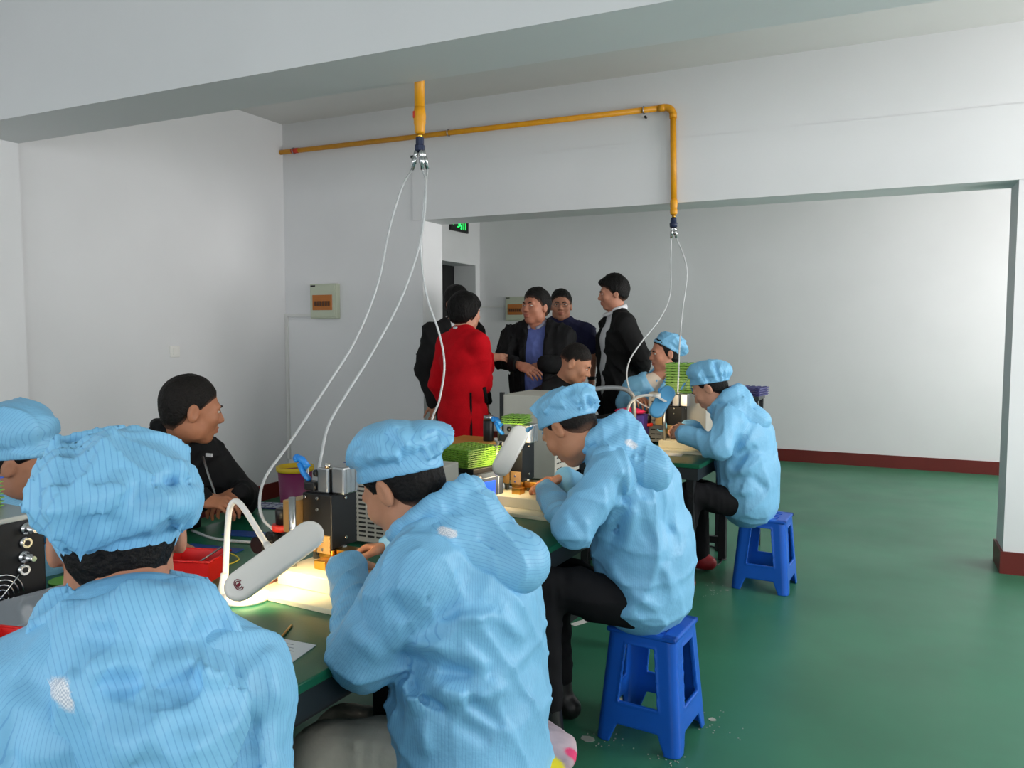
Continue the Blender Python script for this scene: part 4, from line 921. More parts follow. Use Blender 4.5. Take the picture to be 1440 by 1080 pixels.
for x, zz in ((-4.40, 2.85), (-2.95, 2.845), (-1.47, 2.84)):
    MB().tube([loc((x, YP + .024 * math.cos(a), zz + .024 * math.sin(a))) for a in np.linspace(0, 2 * math.pi, 14)[:-1]], .004, 6, True).cyl(loc((x, YP + .02, zz)), loc((x, YW - .001, zz)), .006, 8).build('clamp', m_steel, pr)
MB().cyl(loc((-4.42, YP, 2.85)), loc((-4.35, YP, 2.85)), .0205).build('tape_band', m_redtape, pr)
MB().cyl(loc((-1.46, YP - .005, 2.795)), loc((-1.46, YW - .01, 2.795)), .008, 8).build('bolt', m_black, pr)
stb = (-1.839, 2.985)
ps_ = empty('air_pipe_drop', (stb[0], stb[1], 2.46), 0, 'short yellow air pipe dropping from behind the beam, wrapped in tape', 'pipe'); o3 = A_(ps_.location)
MB().cyl(loc((stb[0], stb[1], 2.62)), loc((stb[0], stb[1], 2.345)), .0225).build('run', m_pipe, ps_)
MB().lathe([(.0225, 0), (.027, .03), (.0275, .05), (.0255, .06), (.0265, .066), (.0235, .08), (.0225, .105), (.017, .115)], loc((stb[0], stb[1], 2.355)), (0, 0, -1), 16).build('wrapped_joint', m_pipe, ps_)
MB().box((-.02, -.026, -.155), (-.006, -.018, -.125), Matrix.Translation((0, 0, 0)), .003).build('tape_band', m_redtape, ps_)
MB().cyl(loc((stb[0], stb[1], 2.245)), loc((stb[0], stb[1], 2.222)), .012).build('nipple', m_brass, ps_)
MB().lathe([(.018, 0), (.018, .03), (.0225, .034), (.0225, .055), (.019, .058)], loc((stb[0], stb[1], 2.226)), (0, 0, -1), 6, smooth=False).build('manifold', m_dkblue, ps_)
MB().box((-.045, -.006, -.318), (-.012, .002, -.308)).build('valve_lever', m_black, ps_)
def coupler(a, b, label, grp):
    a = A_(a); b = A_(b); r = empty('hose_coupler', tuple(a), 0, label, 'coupler', grp); d = b - a; L_ = np.linalg.norm(d)
    MB().lathe([(.006, 0), (.011, .004), (.011, L_ * .3), (.008, L_ * .34), (.0125, L_ * .40), (.0125, L_ * .66), (.009, L_ * .7), (.008, L_)], (0, 0, 0), d, 12).build('body', m_chrome, r)
    MB().lathe([(.0135, L_ * .44), (.0135, L_ * .5)], (0, 0, 0), d, 6, smooth=False).build('nut', m_chrome, r)
mf = A_((stb[0], stb[1], 2.172)); H1, H2 = mf + A_((-.028, -.02, -.085)), mf + A_((.018, -.01, -.085)); H3 = mf + A_((.03, .012, -.08))
coupler(mf + A_((-.012, -.004, 0)), H1, 'silver hose coupler hanging left under the short yellow pipe', 'hose couplers'); coupler(mf + A_((.008, -.004, 0)), H2, 'silver hose coupler hanging in the middle under the short yellow pipe', 'hose couplers')
coupler(mf + A_((.010, .006, 0)), H3, 'silver hose coupler at the back under the short yellow pipe', 'hose couplers')
mg = A_((-1.262, YP, 2.068)); H4, H5 = mg + A_((-.012, -.006, -.075)), mg + A_((.02, 0, -.075))
coupler(mg + A_((-.006, 0, 0)), H4, 'silver hose coupler left under the long yellow pipe', 'hose couplers'); coupler(mg + A_((.006, 0, 0)), H5, 'silver hose coupler right under the long yellow pipe', 'hose couplers')
def hose(pts, label, r=.0047): tag(MB().tube(spline(pts, 10), r, 8).build('air_hose', m_hose), label, 'hose', 'clear air hoses')
hose([H1, at(566, 262, 3.25), at(548, 320, 3.2), at(531, 400, 3.1), at(500, 478, 3.0), at(455, 550, 2.85), at(408, 622, 2.65), at(374, 670, 2.48), at(365, 705, 2.36), at(370, 730, 2.30), at(384, 744, 2.27)], 'clear air hose sweeping from the short pipe down to the pressure regulator')
hose([H2, at(599, 262, 3.25), at(592, 335, 3.15), at(566, 415, 3.0), at(527, 490, 2.85), at(486, 556, 2.65), at(462, 598, 2.5), at(452, 640, 2.36), at(447, 668, 2.26)], 'clear air hose running from the short pipe to the near press')
hose([H3, at(598, 270, 3.35), at(592, 350, 3.4), at(600, 415, 3.4), at(618, 470, 3.4), at(625, 515, 3.4), at(618, 562, 3.38), at(608, 600, 3.35), at(640, 655, 3.25), at(690, 668, 3.2)], 'clear air hose hanging in front of the woman in red')
hose([H4, at(943, 370, 5.15), at(942, 415, 5.1), at(928, 448, 5.0), at(903, 480, 4.9), at(885, 508, 4.85), at(882, 535, 4.8), at(894, 562, 4.75), at(925, 580, 4.7)], 'clear air hose looping left from the long pipe')
hose([H5, at(962, 362, 5.1), at(966, 388, 5.05), at(960, 435, 4.95), at(956, 480, 4.75), at(954, 530, 4.64), at(953, 552, 4.62)], 'clear air hose running straight down to the far press')

# ------------------------------------------------------------------ wall fittings
m_pbox = mat('distribution_box_paint', (186, 192, 172), .5); m_pwin = mat('amber_breaker_cover', (176, 104, 40), .25, spec=.6); m_trunk = mat('white_cable_trunking', (214, 214, 212), .5)
def dist_box(x0, x1, z0, z1, y, label):
    r = empty('distribution_box', ((x0 + x1) / 2, y, z0), 0, label, 'distribution box', 'wall distribution boxes'); w = (x1 - x0) / 2; h = z1 - z0
    MB().box((-w, -.05, 0), (w, 0, h), bev=.006).build('case', m_pbox, r); MB().box((-w + .012, -.056, .012), (w - .012, -.049, h - .012), bev=.004).build('door', m_pbox, r)
    wn = MB().box((-w * .76, -.060, h * .24), (w * .72, -.054, h * .68), bev=.002).build('window', m_pwin, r)
    for k in range(6): MB().box((-w * .6 + k * w * .2, -.064, h * .36), (-w * .6 + k * w * .2 + w * .14, -.058, h * .5)).build('breaker', mat('dark_breaker', (84, 48, 22), .4), wn)
    MB().box((-w * .9, -.058, h * .92), (-w * .55, -.055, h * .96)).build('nameplate', m_black, r); return r
dist_box(-4.247, -3.98, 1.483, 1.764, YW, 'beige distribution box with amber window on the near back wall')
dist_box(-4.17, -3.90, 1.50, 1.79, YF, 'beige distribution box with amber window on the far wall')
tag(MB().box((XL + .002, YW - .02, 1.50), (-4.247, YW, 1.524)).box((XL + .002, YW - .02, .3), (XL + .028, YW, 1.50)).build('cable_trunking', m_trunk), 'white cable trunking from the near distribution box to the corner', 'trunking')
tag(MB().box((XL + .002, YF - .02, 1.66), (-4.17, YF, 1.684)).build('cable_trunking', m_trunk), 'white cable trunking beside the far distribution box', 'trunking')
r = empty('light_switch', (XL, 4.055, 1.199), 0, 'white light switch on the left wall', 'switch'); MB().box((0, -.042, 0), (.009, .042, .080), bev=.003).build('plate', m_white, r); MB().box((.008, -.02, .016), (.013, .02, .064), bev=.002).build('rocker', m_white, r)
ex = empty('exit_sign', (XL, 8.205, 2.535), 0, 'dark exit sign with glowing green running figure above the doorway', 'sign')
MB().box((0, -.215, 0), (.028, .215, .165), bev=.004).build('case', m_black, ex)
m_exit = mat('exit_green_glow', (60, 235, 110), .4, emit=((40, 230, 100), 2.2)); X = .030
g = MB(); S_ = lambda y0, z0, y1, z1: g.box((X - .003, min(y0, y1), min(z0, z1)), (X, max(y0, y1), max(z0, z1)))
g.ball((X, .01, .135), .014, 10, (.15, 1, 1)); g.tube([(X, .005, .12), (X, -.005, .08)], .010, 6); g.tube([(X, -.005, .08), (X, .03, .06), (X, .02, .03)], .007, 6); g.tube([(X, -.005, .08), (X, -.03, .055), (X, -.06, .05)], .007, 6); g.tube([(X, .005, .115), (X, .04, .10), (X, .055, .115)], .006, 6); g.tube([(X, .0, .115), (X, -.03, .105), (X, -.04, .08)], .006, 6)
S_(.07, .03, .075, .14); S_(.07, .135, .13, .14); S_(.125, .03, .13, .14); S_(-.16, .078, -.09, .092); g.prism([(-.155, .062), (-.19, .085), (-.155, .108)], 0, .002, Matrix(((0, 0, 1, X - .002), (1, 0, 0, 0), (0, 1, 0, 0), (0, 0, 0, 1))))
g.build('pictogram', m_exit, ex)
# waste basket in the corner
wb = at(415, 655, 5.35); r = empty('waste_basket', (wb[0], wb[1], 0), 0, 'purple waste basket with yellow rim in the corner', 'basket'); hh = wb[2]
MB().lathe([(.085, .0), (.115, hh - .03)], n=24).build('bin', mat('purple_bin_plastic', (112, 28, 78), .45), r)
MB().lathe([(.117, hh - .035), (.125, hh - .03), (.125, hh), (.113, hh), (.105, hh - .04)], n=24, cap=False).build('rim', mat('yellow_bin_rim', (206, 176, 30), .5), r)
# ------------------------------------------------------------------ presses on the benches
m_cream = mat('cream_base_plate', (226, 218, 190), .45, noise=(12, .06)); m_gold = mat('anodised_gold_plate', (196, 160, 104), .38, .7); m_alu = mat('aluminium_cylinder', (176, 178, 180), .3, 1.0); m_screw = mat('bright_screw', (205, 200, 190), .25, 1.0)
m_bluef = mat('blue_air_fitting', (36, 128, 214), .35); m_redring = mat('red_ring', (206, 50, 34), .45); m_blktool = mat('black_anodised_block', (22, 23, 25), .42, .3); m_lblue = mat('light_blue_tube', (110, 186, 224), .3)
def press(x, y, rz, label):
    """origin: lower near right corner of the black head, on the bench top; +x towards the worker, +y along the bench"""
    r = empty('press_machine', (x, y, HD), rz, label, 'press', 'bench presses')
    B = lambda n, lo, hi, m, bev=.002, p=r: MB().box(lo, hi, bev=bev).build(n, m, p)
    B('base_plate', (-.125, -.18, 0), (.22, .08, .014), m_cream); B('base_block', (-.105, -.10, .014), (.20, .07, .055), m_cream, .003)
    for a, b in ((-.085, -.06), (-.085, .03)): MB().cyl((a, b, .055), (a, b, .245), .0095).build('guide_post', m_steel, r)
    hd = B('head_box', (-.105, 0, .096), (0, .105, .246), m_blktool, .0025)
    B('face_plate', (-.050, -.006, .085), (-.004, 0, .135), m_gold, .001, hd); B('face_plate', (-.104, -.006, .085), (-.056, 0, .135), m_gold, .001, hd)
    for a, b in ((-.09, .236), (-.045, .236), (-.045, .205), (-.028, .118), (-.08, .12), (-.028, .096)):
        MB().cyl((a, -.002, b), (a, -.010, b), .0042, 10).build('screw', m_screw, hd)
    for a, b in ((.055, .232), (.055, .12)): MB().cyl((.0, a, b), (.005, a, b), .0042, 10).build('screw', m_screw, hd)
    B('back_bracket', (-.150, -.03, .135), (-.108, .08, .225), m_gold, .002)
    B('cylinder', (-.062, .012, .246), (-.022, .06, .318), m_alu, .005); c2 = B('cylinder', (-.018, .02, .246), (.028, .085, .322), m_alu, .006)
    for k in range(3): B('groove', (.0275, .03 + k * .018, .25), (.0295, .036 + k * .018, .316), m_steel, .0005, c2)
    MB().cyl((-.03, .02, .318), (-.03, .02, .330), .008, 10).build('hose_port', m_screw, r)
    MB().cyl((-.075, .02, .300), (-.062, .02, .300), .010, 10).build('side_port', m_black, r)
    for a in (-.028, .004): MB().cyl((a, .045, .05), (a, .045, .10), .0075, 12).build('ram', m_alu, r)
    B('upper_jaw', (-.048, .0, .070), (.0, .05, .094), m_brass, .002); B('upper_jaw', (.004, .012, .072), (.055, .06, .096), m_brass, .002)
    B('lower_jaw', (-.045, .0, .056), (.0, .045, .082 - .014), m_brass, .002); B('lower_jaw', (-.02, -.05, .055), (.018, -.01, .085 - .006), m_brass, .002)
    MB().box((-.045, .052, .056), (.06, .07, .078), bev=.003).build('tool_holder', m_blktool, r)
    MB().cyl((-.047, -.0, .081), (-.054, -.0, .081), .005, 10).build('screw', m_blktool, r)
    # valve with blue fittings and dangling tube behind the cylinders
    MB().cyl((-.115, .03, .246), (-.115, .03, .325), .006, 8).cyl((-.128, .04, .246), (-.128, .04, .32), .006, 8).build('valve_stem', m_alu, r)
    f = MB(); f.tube([(-.145, .02, .338), (-.125, .02, .335), (-.11, .03, .31)], .010, 8); f.tube([(-.13, .015, .325), (-.118, .02, .295), (-.10, .025, .275)], .008, 8); f.ball((-.142, .02, .336), .012, 8); f.build('air_fitting', m_bluef, r)
    MB().box((-.11, .01, .250), (-.07, .04, .275), bev=.004).cyl((-.10, .02, .262), (-.065, .02, .262), .009, 10).build('valve_body', m_black, r)
    MB().tube([(-.105 + .030 * math.cos(a), -.05 + .01 * math.sin(a * .5), .135 + .03 * math.sin(a)) for a in np.linspace(-2.4, 1.2, 14)], .0045, 8).build('loop_tube', m_lblue, r)
    # filter regulator beside the head
    g = MB().cyl((-.235, .02, .055), (-.235, .02, .11), .022, 16).cyl((-.235, -.03, .09), (-.235, .06, .09), .017, 14).box((-.255, .0, .07), (-.215, .045, .115), bev=.006); g.build('regulator_body', m_black, r)
    MB().lathe([(.027, 0), (.030, .004), (.030, .015), (.027, .019)], (-.215, .03, .118), n=18).build('regulator_ring', m_redring, r); MB().lathe([(.018, 0), (.019, .04), (.016, .046)], (-.215, .03, .137), n=16).build('regulator_knob', m_black, r)
    MB().cyl((-.235, -.032, .09), (-.235, -.05, .09), .024, 18).build('pressure_gauge', m_black, r); MB().box((-.25, -.01, .0), (-.205, .06, .056), bev=.004).build('regulator_foot', m_black, r)
    return r
# base plate is shared, the three presses keep their own label
pm = press(-1.345, 1.712, DRZ, 'black headed bench press with brass jaws in front of the second worker')
for dx, dy, lb_ in ((.072, 1.10, 'black headed bench press with brass jaws in front of the third worker'), (.300, 2.85, 'black headed bench press in front of the farthest worker')):
    o = copy_tree(pm); o.location = (-1.345 + dx, 1.712 + dy, HD); o['label'] = lb_

# ------------------------------------------------------------------ desk lamps
m_lampw = mat('white_lamp_plastic', (238, 234, 228), .35, spec=.5); m_logo = mat('dark_red_logo', (120, 24, 44), .5); m_lampb = mat('blue_lamp_plastic', (92, 166, 214), .35)
def bar_head(r, a, b, w, th, mt, power, updir=(0, 0, 1), name='lamp_head', logo=True):
    """rounded bar from a to b (local), glowing diffuser underneath"""
    a = Vector(a); b = Vector(b); x = (b - a).normalized(); L_ = (b - a).length; y = Vector(updir).cross(x).normalized(); z = x.cross(y)
    M = Matrix(((x.x, y.x, z.x, a.x), (x.y, y.y, z.y, a.y), (x.z, y.z, z.z, a.z), (0, 0, 0, 1)))
    def out(w_, n=10, inset=0.0):
        p = []; h = w_ / 2
        for k in range(n + 1): t = -R90 + math.pi * k / n; p.append((L_ - h - inset + h * math.cos(t), h * math.sin(t)))
        for k in range(n + 1): t = R90 + math.pi * k / n; p.append((h + inset + h * math.cos(t), h * math.sin(t)))
        return p
    mb = MB(); n0 = None; rings = [(w * .80, -th * .5), (w * .96, -th * .32), (w, 0), (w * .92, th * .34), (w * .7, th * .5)]; vs = []
    for ww, zz in rings: vs.append([M @ Vector((px, py, zz)) for px, py in out(ww, inset=(w - ww) / 2)])
    n0 = len(vs[0]); allv = [v for q in vs for v in q]; fs = [(j * n0 + i, j * n0 + (i + 1) % n0, (j + 1) * n0 + (i + 1) % n0, (j + 1) * n0 + i) for j in range(len(rings) - 1) for i in range(n0)]
    fs += [tuple(reversed(range(n0))), tuple((len(rings) - 1) * n0 + i for i in range(n0))]
    mb.add(allv, fs, True); h = mb.build(name, mt, r)
    d = MB(); d.prism(out(w * .7, inset=w * .15), -th * .5 - .003, -th * .5, M); d.build('diffuser', mat('lamp_diffuser_glow', (255, 240, 214), .5, emit=((255, 226, 178), power)), h)
    if logo:
        g = MB(); zz = th * .5 + .0008
        for rr in (.012, .008): g.tube([M @ Vector((.038 + rr * .8 * math.cos(t), rr * 1.25 * math.sin(t), zz)) for t in np.linspace(.3, 5.4, 12)], .0012, 5)
        g.box((.033, -.004, zz - .001), (.043, .004, zz), M); g.build('logo', m_logo, h)
    return M
def lamp(base, stem, a, b, w, label, power, mt=m_lampw, rb=.062, logo=False, updir=(0, 0, 1)):
    base = A_(base); r = empty('desk_lamp', tuple(base), 0, label, 'lamp', 'bench lamps'); l = lambda p: Vector(A_(p) - base)
    MB().lathe([(rb, 0), (rb * 1.02, .006), (rb * .96, .014), (rb * .5, .022), (rb * .3, .024)], n=32).build('base', m_lampw, r)
    MB().lathe([(.020, 0), (.014, .03), (.0085, .06)], l(stem[0]), (0, 0, 1), 16).build('stem_foot', m_lampw, r)
    st = [l(p) for p in spline(stem, 10)]; MB().tube(st, .0078, 12).build('gooseneck', m_lampw, r)
    d = st[-1] - st[-4]; MB().lathe([(.0085, -.03), (.012, -.01), (.017, .012)], st[-1], d, 14).build('joint', m_lampw, r)
    bar_head(r, l(a), l(b), w, .022, mt, power, updir, logo=logo); return r
b1 = at(345, 842, 2.05); b1 = (b1[0], b1[1], HD)
lamp(b1, [at(316, 838, 2.06), at(319, 760, 2.08), at(323, 716, 2.09), at(332, 705, 2.09), at(345, 718, 2.07), at(366, 752, 2.04), at(382, 776, 2.01)], at(318, 838, 1.93), at(452, 740, 2.03), .080, 'white gooseneck lamp with red logo leaning over the near bench', 26, logo=True, updir=(.5, -.6, .62))
b2 = (-1.475, 3.03, HD)
lamp(b2, [A_(b2) + Z * .01, A_(b2) + Z * .12, A_(b2) + A_((.005, -.02, .20)), A_(b2) + A_((.03, -.10, .24)), at(716, 630, 3.07)], at(699, 668, 2.96), at(736, 600, 3.07), .072, 'white bar lamp tilted beside the tray stack on the middle bench', 20, updir=(.6, -.6, .5))
b3 = at(880, 618, 4.45); b3 = (b3[0], b3[1], HD)
lamp(b3, [A_(b3) + Z * .01, A_(b3) + Z * .14, at(884, 572, 4.42), at(894, 560, 4.4), at(908, 556, 4.38), at(926, 557, 4.36)], at(918, 586, 4.32), at(944, 544, 4.40), .085, 'lamp with pale blue head on a white gooseneck at the far bench', 12, m_lampb, updir=(.4, -.8, .45))
hl = [o for o in COL.objects if o.name.startswith('desk_lamp')][-1]
MB().box((-.03, -.022, -.002), (.03, .022, .002), Matrix.Translation(Vector(A_(at(930, 561, 4.335)) - A_(b3))) @ Matrix.Rotation(.5, 4, 'Y')).build('white_clip', m_lampw, hl)

# ------------------------------------------------------------------ component trays
m_tgreen = mat('green_tray_plastic', (112, 158, 50), .35, spec=.5); m_tblue = mat('dark_blue_tray_plastic', (44, 46, 110), .4); m_tclear = mat('clear_tray_plastic', (196, 204, 214), .15, alpha=.45); m_tblu2 = mat('bright_blue_tray_plastic', (40, 76, 180), .35)
TM = {}
def tray_mesh(sx, sy, h, nx, ny, m, key):
    if key in TM: return TM[key]
    b = MB(); b.box((-sx / 2 + .003, -sy / 2 + .003, 0), (sx / 2 - .003, sy / 2 - .003, h * .45)).box((-sx / 2 - .003, -sy / 2 - .003, h * .45), (sx / 2 + .003, sy / 2 + .003, h * .72))
    for i in range(nx):
        for j in range(ny):
            x = -sx / 2 + sx * (i + .5) / nx; y = -sy / 2 + sy * (j + .5) / ny
            b.lathe([(min(sx / nx, sy / ny) * .44, h * .72), (min(sx / nx, sy / ny) * .34, h * 1.0)], (x, y, 0), n=8)
    o = b.build('component_tray', m); TM[key] = o.data; bpy.data.objects.remove(o); return TM[key]
def tray_stack(n, cx, cy, z, rz, me, h, what, where, grp):
    for k in range(n):
        o = bpy.data.objects.new('component_tray', me); COL.objects.link(o); r = random.Random(k * 7 + n)
        o.location = (cx + r.uniform(-.002, .002), cy + r.uniform(-.002, .002), z + k * h * .74); o.rotation_euler = (0, 0, rz + r.uniform(-.012, .012)); o.scale = (1, 1, .73)
        nm = ['bottom', 'second from bottom', 'third from bottom', 'fourth from bottom', 'fifth from bottom', 'sixth from bottom', 'seventh from bottom', 'eighth from bottom', 'ninth from bottom', 'tenth from bottom', 'eleventh from bottom', 'twelfth from bottom']
        ps = 'topmost' if k == n - 1 else nm[k]
        tag(o, '%s %s, %s' % (what, where, ps), 'tray', grp)
TG = tray_mesh(.165, .175, .011, 8, 8, m_tgreen, 'g')
# controller with LCD, trays on it
cb_ = empty('controller_box', (-1.448, 2.690, HD), -.30, 'dark controller with small blue screen under the green trays', 'controller'); 
MB().box((-.095, -.06, 0), (.085, .11, .165), bev=.004).build('case', mat('dark_grey_case', (52, 60, 70), .45), cb_); MB().box((-.098, -.063, .150), (.088, .113, .170), bev=.003).build('lid', m_black, cb_)
fp = MB().box((.085, -.05, .012), (.089, .10, .145), bev=.001).build('front_panel', mat('slate_front_panel', (74, 84, 98), .45), cb_)
g = MB(); 
for z0, z1, y0, y1 in ((.042, .128, -.028, .078),):
    for q in (((y0, z0), (y1, z0)), ((y1, z0), (y1, z1)), ((y1, z1), (y0, z1)), ((y0, z1), (y0, z0))): g.tube([(.0895, q[0][0], q[0][1]), (.0895, q[1][0], q[1][1])], .0012, 5)
g.build('panel_outline', mat('pale_line', (196, 204, 210), .5), fp)
MB().box((.089, -.008, .056), (.092, .056, .114), bev=.001).build('screen', mat('blue_lcd_glow', (40, 80, 240), .2, emit=((36, 84, 255), 1.3)), fp)
MB().box((.089, -.046, .132), (.091, -.020, .138)).build('badge', m_white, fp)
tray_stack(9, -1.455, 2.710, HD + .170, -.30, TG, .011, 'green dimpled component tray in the stack', 'on the controller box', 'green trays on the controller')
tray_stack(4, -1.318, 2.862, HD + .323, .1, tray_mesh(.09, .10, .011, 4, 4, m_tgreen, 'gs'), .011, 'small green component tray', 'on top of the middle press', 'small green trays on the middle press')

# ------------------------------------------------------------------ grey equipment cabinets
m_cab = mat('light_grey_cabinet_paint', (186, 182, 172), .5, noise=(10, .05)); m_slot = mat('dark_vent_slot', (34, 32, 30), .7)
def cabinet(x0, x1, y0, y1, h, label, slots='y', cols=3, rows=12, z=HD, strip=False):
    r = empty('equipment_cabinet', ((x0 + x1) / 2, (y0 + y1) / 2, z), 0, label, 'cabinet', 'grey equipment cabinets'); a = (x1 - x0) / 2; b = (y1 - y0) / 2
    MB().box((-a, -b, .012), (a, b, h), bev=.004).build('case', m_cab, r)
    for x in (-a + .03, a - .03):
        for y in (-b + .03, b - .03): MB().cyl((x, y, 0), (x, y, .013), .012, 10).build('foot', m_black, r)
    for i in range(cols):
        for j in range(rows):
            zz = .03 + (h - .06) * j / (rows - 1)
            if slots == 'y': MB().box((-a + .02 + i * .034, -b - .001, zz), (-a + .046 + i * .034, -b + .004, zz + .006)).build('vent_slot', m_slot, r)
            else: MB().box((a - .004, -b + .02 + i * .034, zz), (a + .001, -b + .046 + i * .034, zz + .006)).build('vent_slot', m_slot, r)
    if strip: MB().box((-a - .012, -b - .006, .02), (-a + .006, -b + .012, h + .01)).build('corner_strip', m_black, r)
    return r
cabinet(-1.605, -1.33, 2.07, 2.40, .235, 'low grey slotted cabinet behind the near press', cols=5, rows=13)
cabinet(-1.595, -1.33, 3.30, 3.62, .395, 'tall grey slotted cabinet behind the middle press', slots='x', cols=2, rows=14, strip=True)
cabinet(-1.28, -.93, 4.69, 4.89, .315, 'grey cabinet behind the far press under green trays', cols=2, rows=10)
tray_stack(3, -1.55, 2.20, HD + .235, .15, tray_mesh(.13, .16, .012, 5, 6, m_tblue, 'b'), .012, 'dark blue component tray', 'on the low slotted cabinet', 'dark blue trays on the low cabinet')
TGL = tray_mesh(.24, .17, .022, 6, 4, m_tgreen, 'gl')
tray_stack(11, -1.07, 4.80, HD + .315, .1, TGL, .022, 'large green tray in the stack', 'on the far grey cabinet', 'large green trays on the far cabinet')
# side bench with blue trays behind the farthest worker
r = empty('side_bench', (-.80, 5.12, 0), 0, 'small dark bench with blue trays behind the farthest worker', 'bench')
MB().box((-.13, -.14, .96), (.13, .14, .985), bev=.003).build('top', m_dfas, r)
for x in (-.11, .11):
    for y in (-.12, .12): MB().box((x - .012, y - .012, 0), (x + .012, y + .012, .96)).build('leg', m_dblk, r)
tray_stack(4, -.765, 5.12, .985, -.15, tray_mesh(.22, .2, .018, 6, 6, m_tblue, 'bl'), .018, 'dark blue tray in the stack', 'behind the farthest worker', 'dark blue trays behind the farthest worker')
# purple crate, pink pouch, grey tube handle at the far bench
cr = at(893, 590, 4.72); r = empty('parts_crate', (cr[0], cr[1], HD), 0, 'purple parts crate on the far bench', 'crate'); MB().box((-.07, -.06, 0), (.07, .06, .006)).build('bottom', mat('purple_crate_plastic', (82, 64, 150), .4), r)
for lo, hi in (((-.07, -.06, .006), (.07, -.055, .19)), ((-.07, .055, .006), (.07, .06, .19)), ((-.07, -.055, .006), (-.065, .055, .19)), ((.065, -.055, .006), (.07, .055, .19))): MB().box(lo, hi).build('side', MATS['purple_crate_plastic'], r)
sd = Sdf(); pkc = A_((cr[0] - .03, cr[1], HD + .19 + .018)); sd.ell(pkc, (.10, .05, .02)); sd.fn(crumple(5, 60, .005)); pe = empty('pink_pouch', (cr[0] - .03, cr[1], HD + .19), 0, 'bright pink pouch lying on the purple crate', 'pouch'); sdf_obj('pouch', sd, .006, mat('pink_cloth', (222, 40, 92), .6), pe)
th_ = [at(826, 612, 4.42), at(828, 565, 4.42), at(832, 550, 4.43), at(846, 546, 4.44), at(872, 546, 4.46), at(886, 552, 4.47), at(891, 566, 4.48), at(892, 612, 4.48)]
th_[0][2] = HD + .02; th_[-1][2] = HD + .02; c_ = (th_[0] + th_[-1]) / 2; r = empty('tube_stand', (c_[0], c_[1], HD), 0, 'grey bent tube handle standing behind the third worker', 'handle')
MB().tube([p - A_((c_[0], c_[1], HD)) for p in spline(th_, 8)], .013, 12).build('tube', mat('grey_tube_paint', (128, 130, 134), .4, .2), r)
for p in (th_[0], th_[-1]): MB().lathe([(.03, -.02), (.03, -.008), (.016, 0)], p - A_((c_[0], c_[1], HD)), n=16).build('socket', m_black, r)
# wooden side table with thermos
wt = at(664, 618, 4.66); r = empty('side_table', (wt[0], wt[1], 0), DRZ, 'small side table with orange wooden top behind the tray stack', 'table'); zt = .745; m_wood = mat('orange_wood', (206, 150, 74), .5, noise=(6, .25))
MB().box((-.16, -.16, zt - .022), (.16, .16, zt), bev=.003).build('top', m_wood, r)
for x in (-.14, .14):
    for y in (-.14, .14): MB().box((x - .015, y - .015, 0), (x + .015, y + .015, zt - .022)).build('leg', m_dblk, r)
tm = at(690, 616, 4.62); r = empty('thermos_flask', (tm[0] - .015, tm[1], zt), 0, 'black thermos flask on the small side table', 'flask')
MB().lathe([(.029, 0), (.031, .004), (.031, .118), (.028, .122)], n=20).build('body', m_black, r); MB().lathe([(.029, .122), (.029, .148), (.022, .152)], n=20).build('lid', m_steel, r)

# ------------------------------------------------------------------ black control box at the left edge
r = empty('control_box', (-1.93, 1.295, HD), DRZ, 'black control box with knobs and fan guard at the left edge', 'control box')
MB().box((-.30, -.46, .008), (0, 0, .222), bev=.003).build('case', m_blktool, r); MB().box((-.302, -.462, .222), (.002, .002, .236), bev=.003).build('lid', mat('pale_metal_lid', (168, 172, 168), .4, .4), r)
for k, zz in enumerate((.20, .165, .13, .098)):
    q = -.045 - .004 * k
    MB().lathe([(.0155, 0), (.0155, .006), (.0125, .008)] + ([(.010, .012), (.010, .030), (.0065, .032), (.0065, .044)] if k % 2 == 0 else [(.0125, .011)]), (0, q, zz), (1, 0, 0), 18).build('connector', m_chrome, r)
    if k % 2: MB().cyl((.008, q, zz), (.0125, q, zz), .007, 12).build('socket_core', m_black, r)
for y, zz in ((-.15, .15), (-.15, .115), (-.15, .06)): MB().cyl((0, y, zz), (.003, y, zz), .0045, 10).build('screw', m_screw, r)
fg = MB()
for rr in (.018, .030, .042, .054): fg.tube([(.006, -.115 + rr * math.cos(a), .045 + rr * math.sin(a)) for a in np.linspace(0, 2 * math.pi, 25)[:-1] if .045 + rr * math.sin(a) > .002], .0022, 6)
for a in (.8, 2.35): fg.tube([(.008, -.115 + .062 * math.cos(a), .045 + .062 * math.sin(a)), (.008, -.115 - .03 * math.cos(a), .045 - .03 * math.sin(a))], .0022, 6)
fg.build('fan_guard', m_chrome, r)
for x, y in ((-.27, -.43), (-.27, -.03), (-.03, -.43), (-.03, -.03)): MB().cyl((x, y, 0), (x, y, .009), .012, 10).build('foot', m_black, r)
tray_stack(7, -2.14, 1.215, HD + .236, -.07, tray_mesh(.15, .13, .014, 5, 4, m_tgreen, 'gn'), .014, 'green component tray', 'on the black control box', 'green trays on the control box')
tray_stack(1, -2.14, 1.215, HD + .236 + 7 * .014 * .74, -.07, tray_mesh(.15, .13, .014, 5, 4, m_tblu2, 'bn'), .014, 'blue component tray', 'lying on the green trays of the control box', 'green trays on the control box')
# clear tray with blue base in front of the control box
r = empty('component_case', (-1.80, 1.20, HD), DRZ - .06, 'clear lidded case with blue base and rows of slots', 'case')
MB().box((-.10, -.22, .0), (.10, .22, .022), bev=.003).build('base', m_tblu2, r)
for i in range(5):
    for j in range(13): MB().box((-.085 + i * .036, -.205 + j * .0315, .022), (-.085 + i * .036 + .030, -.205 + j * .0315 + .020, .030)).build('slot', mat('grey_slot_plastic', (110, 116, 124), .4), r)
MB().box((-.102, -.222, .032), (.102, .222, .046), bev=.003).build('lid', m_tclear, r)
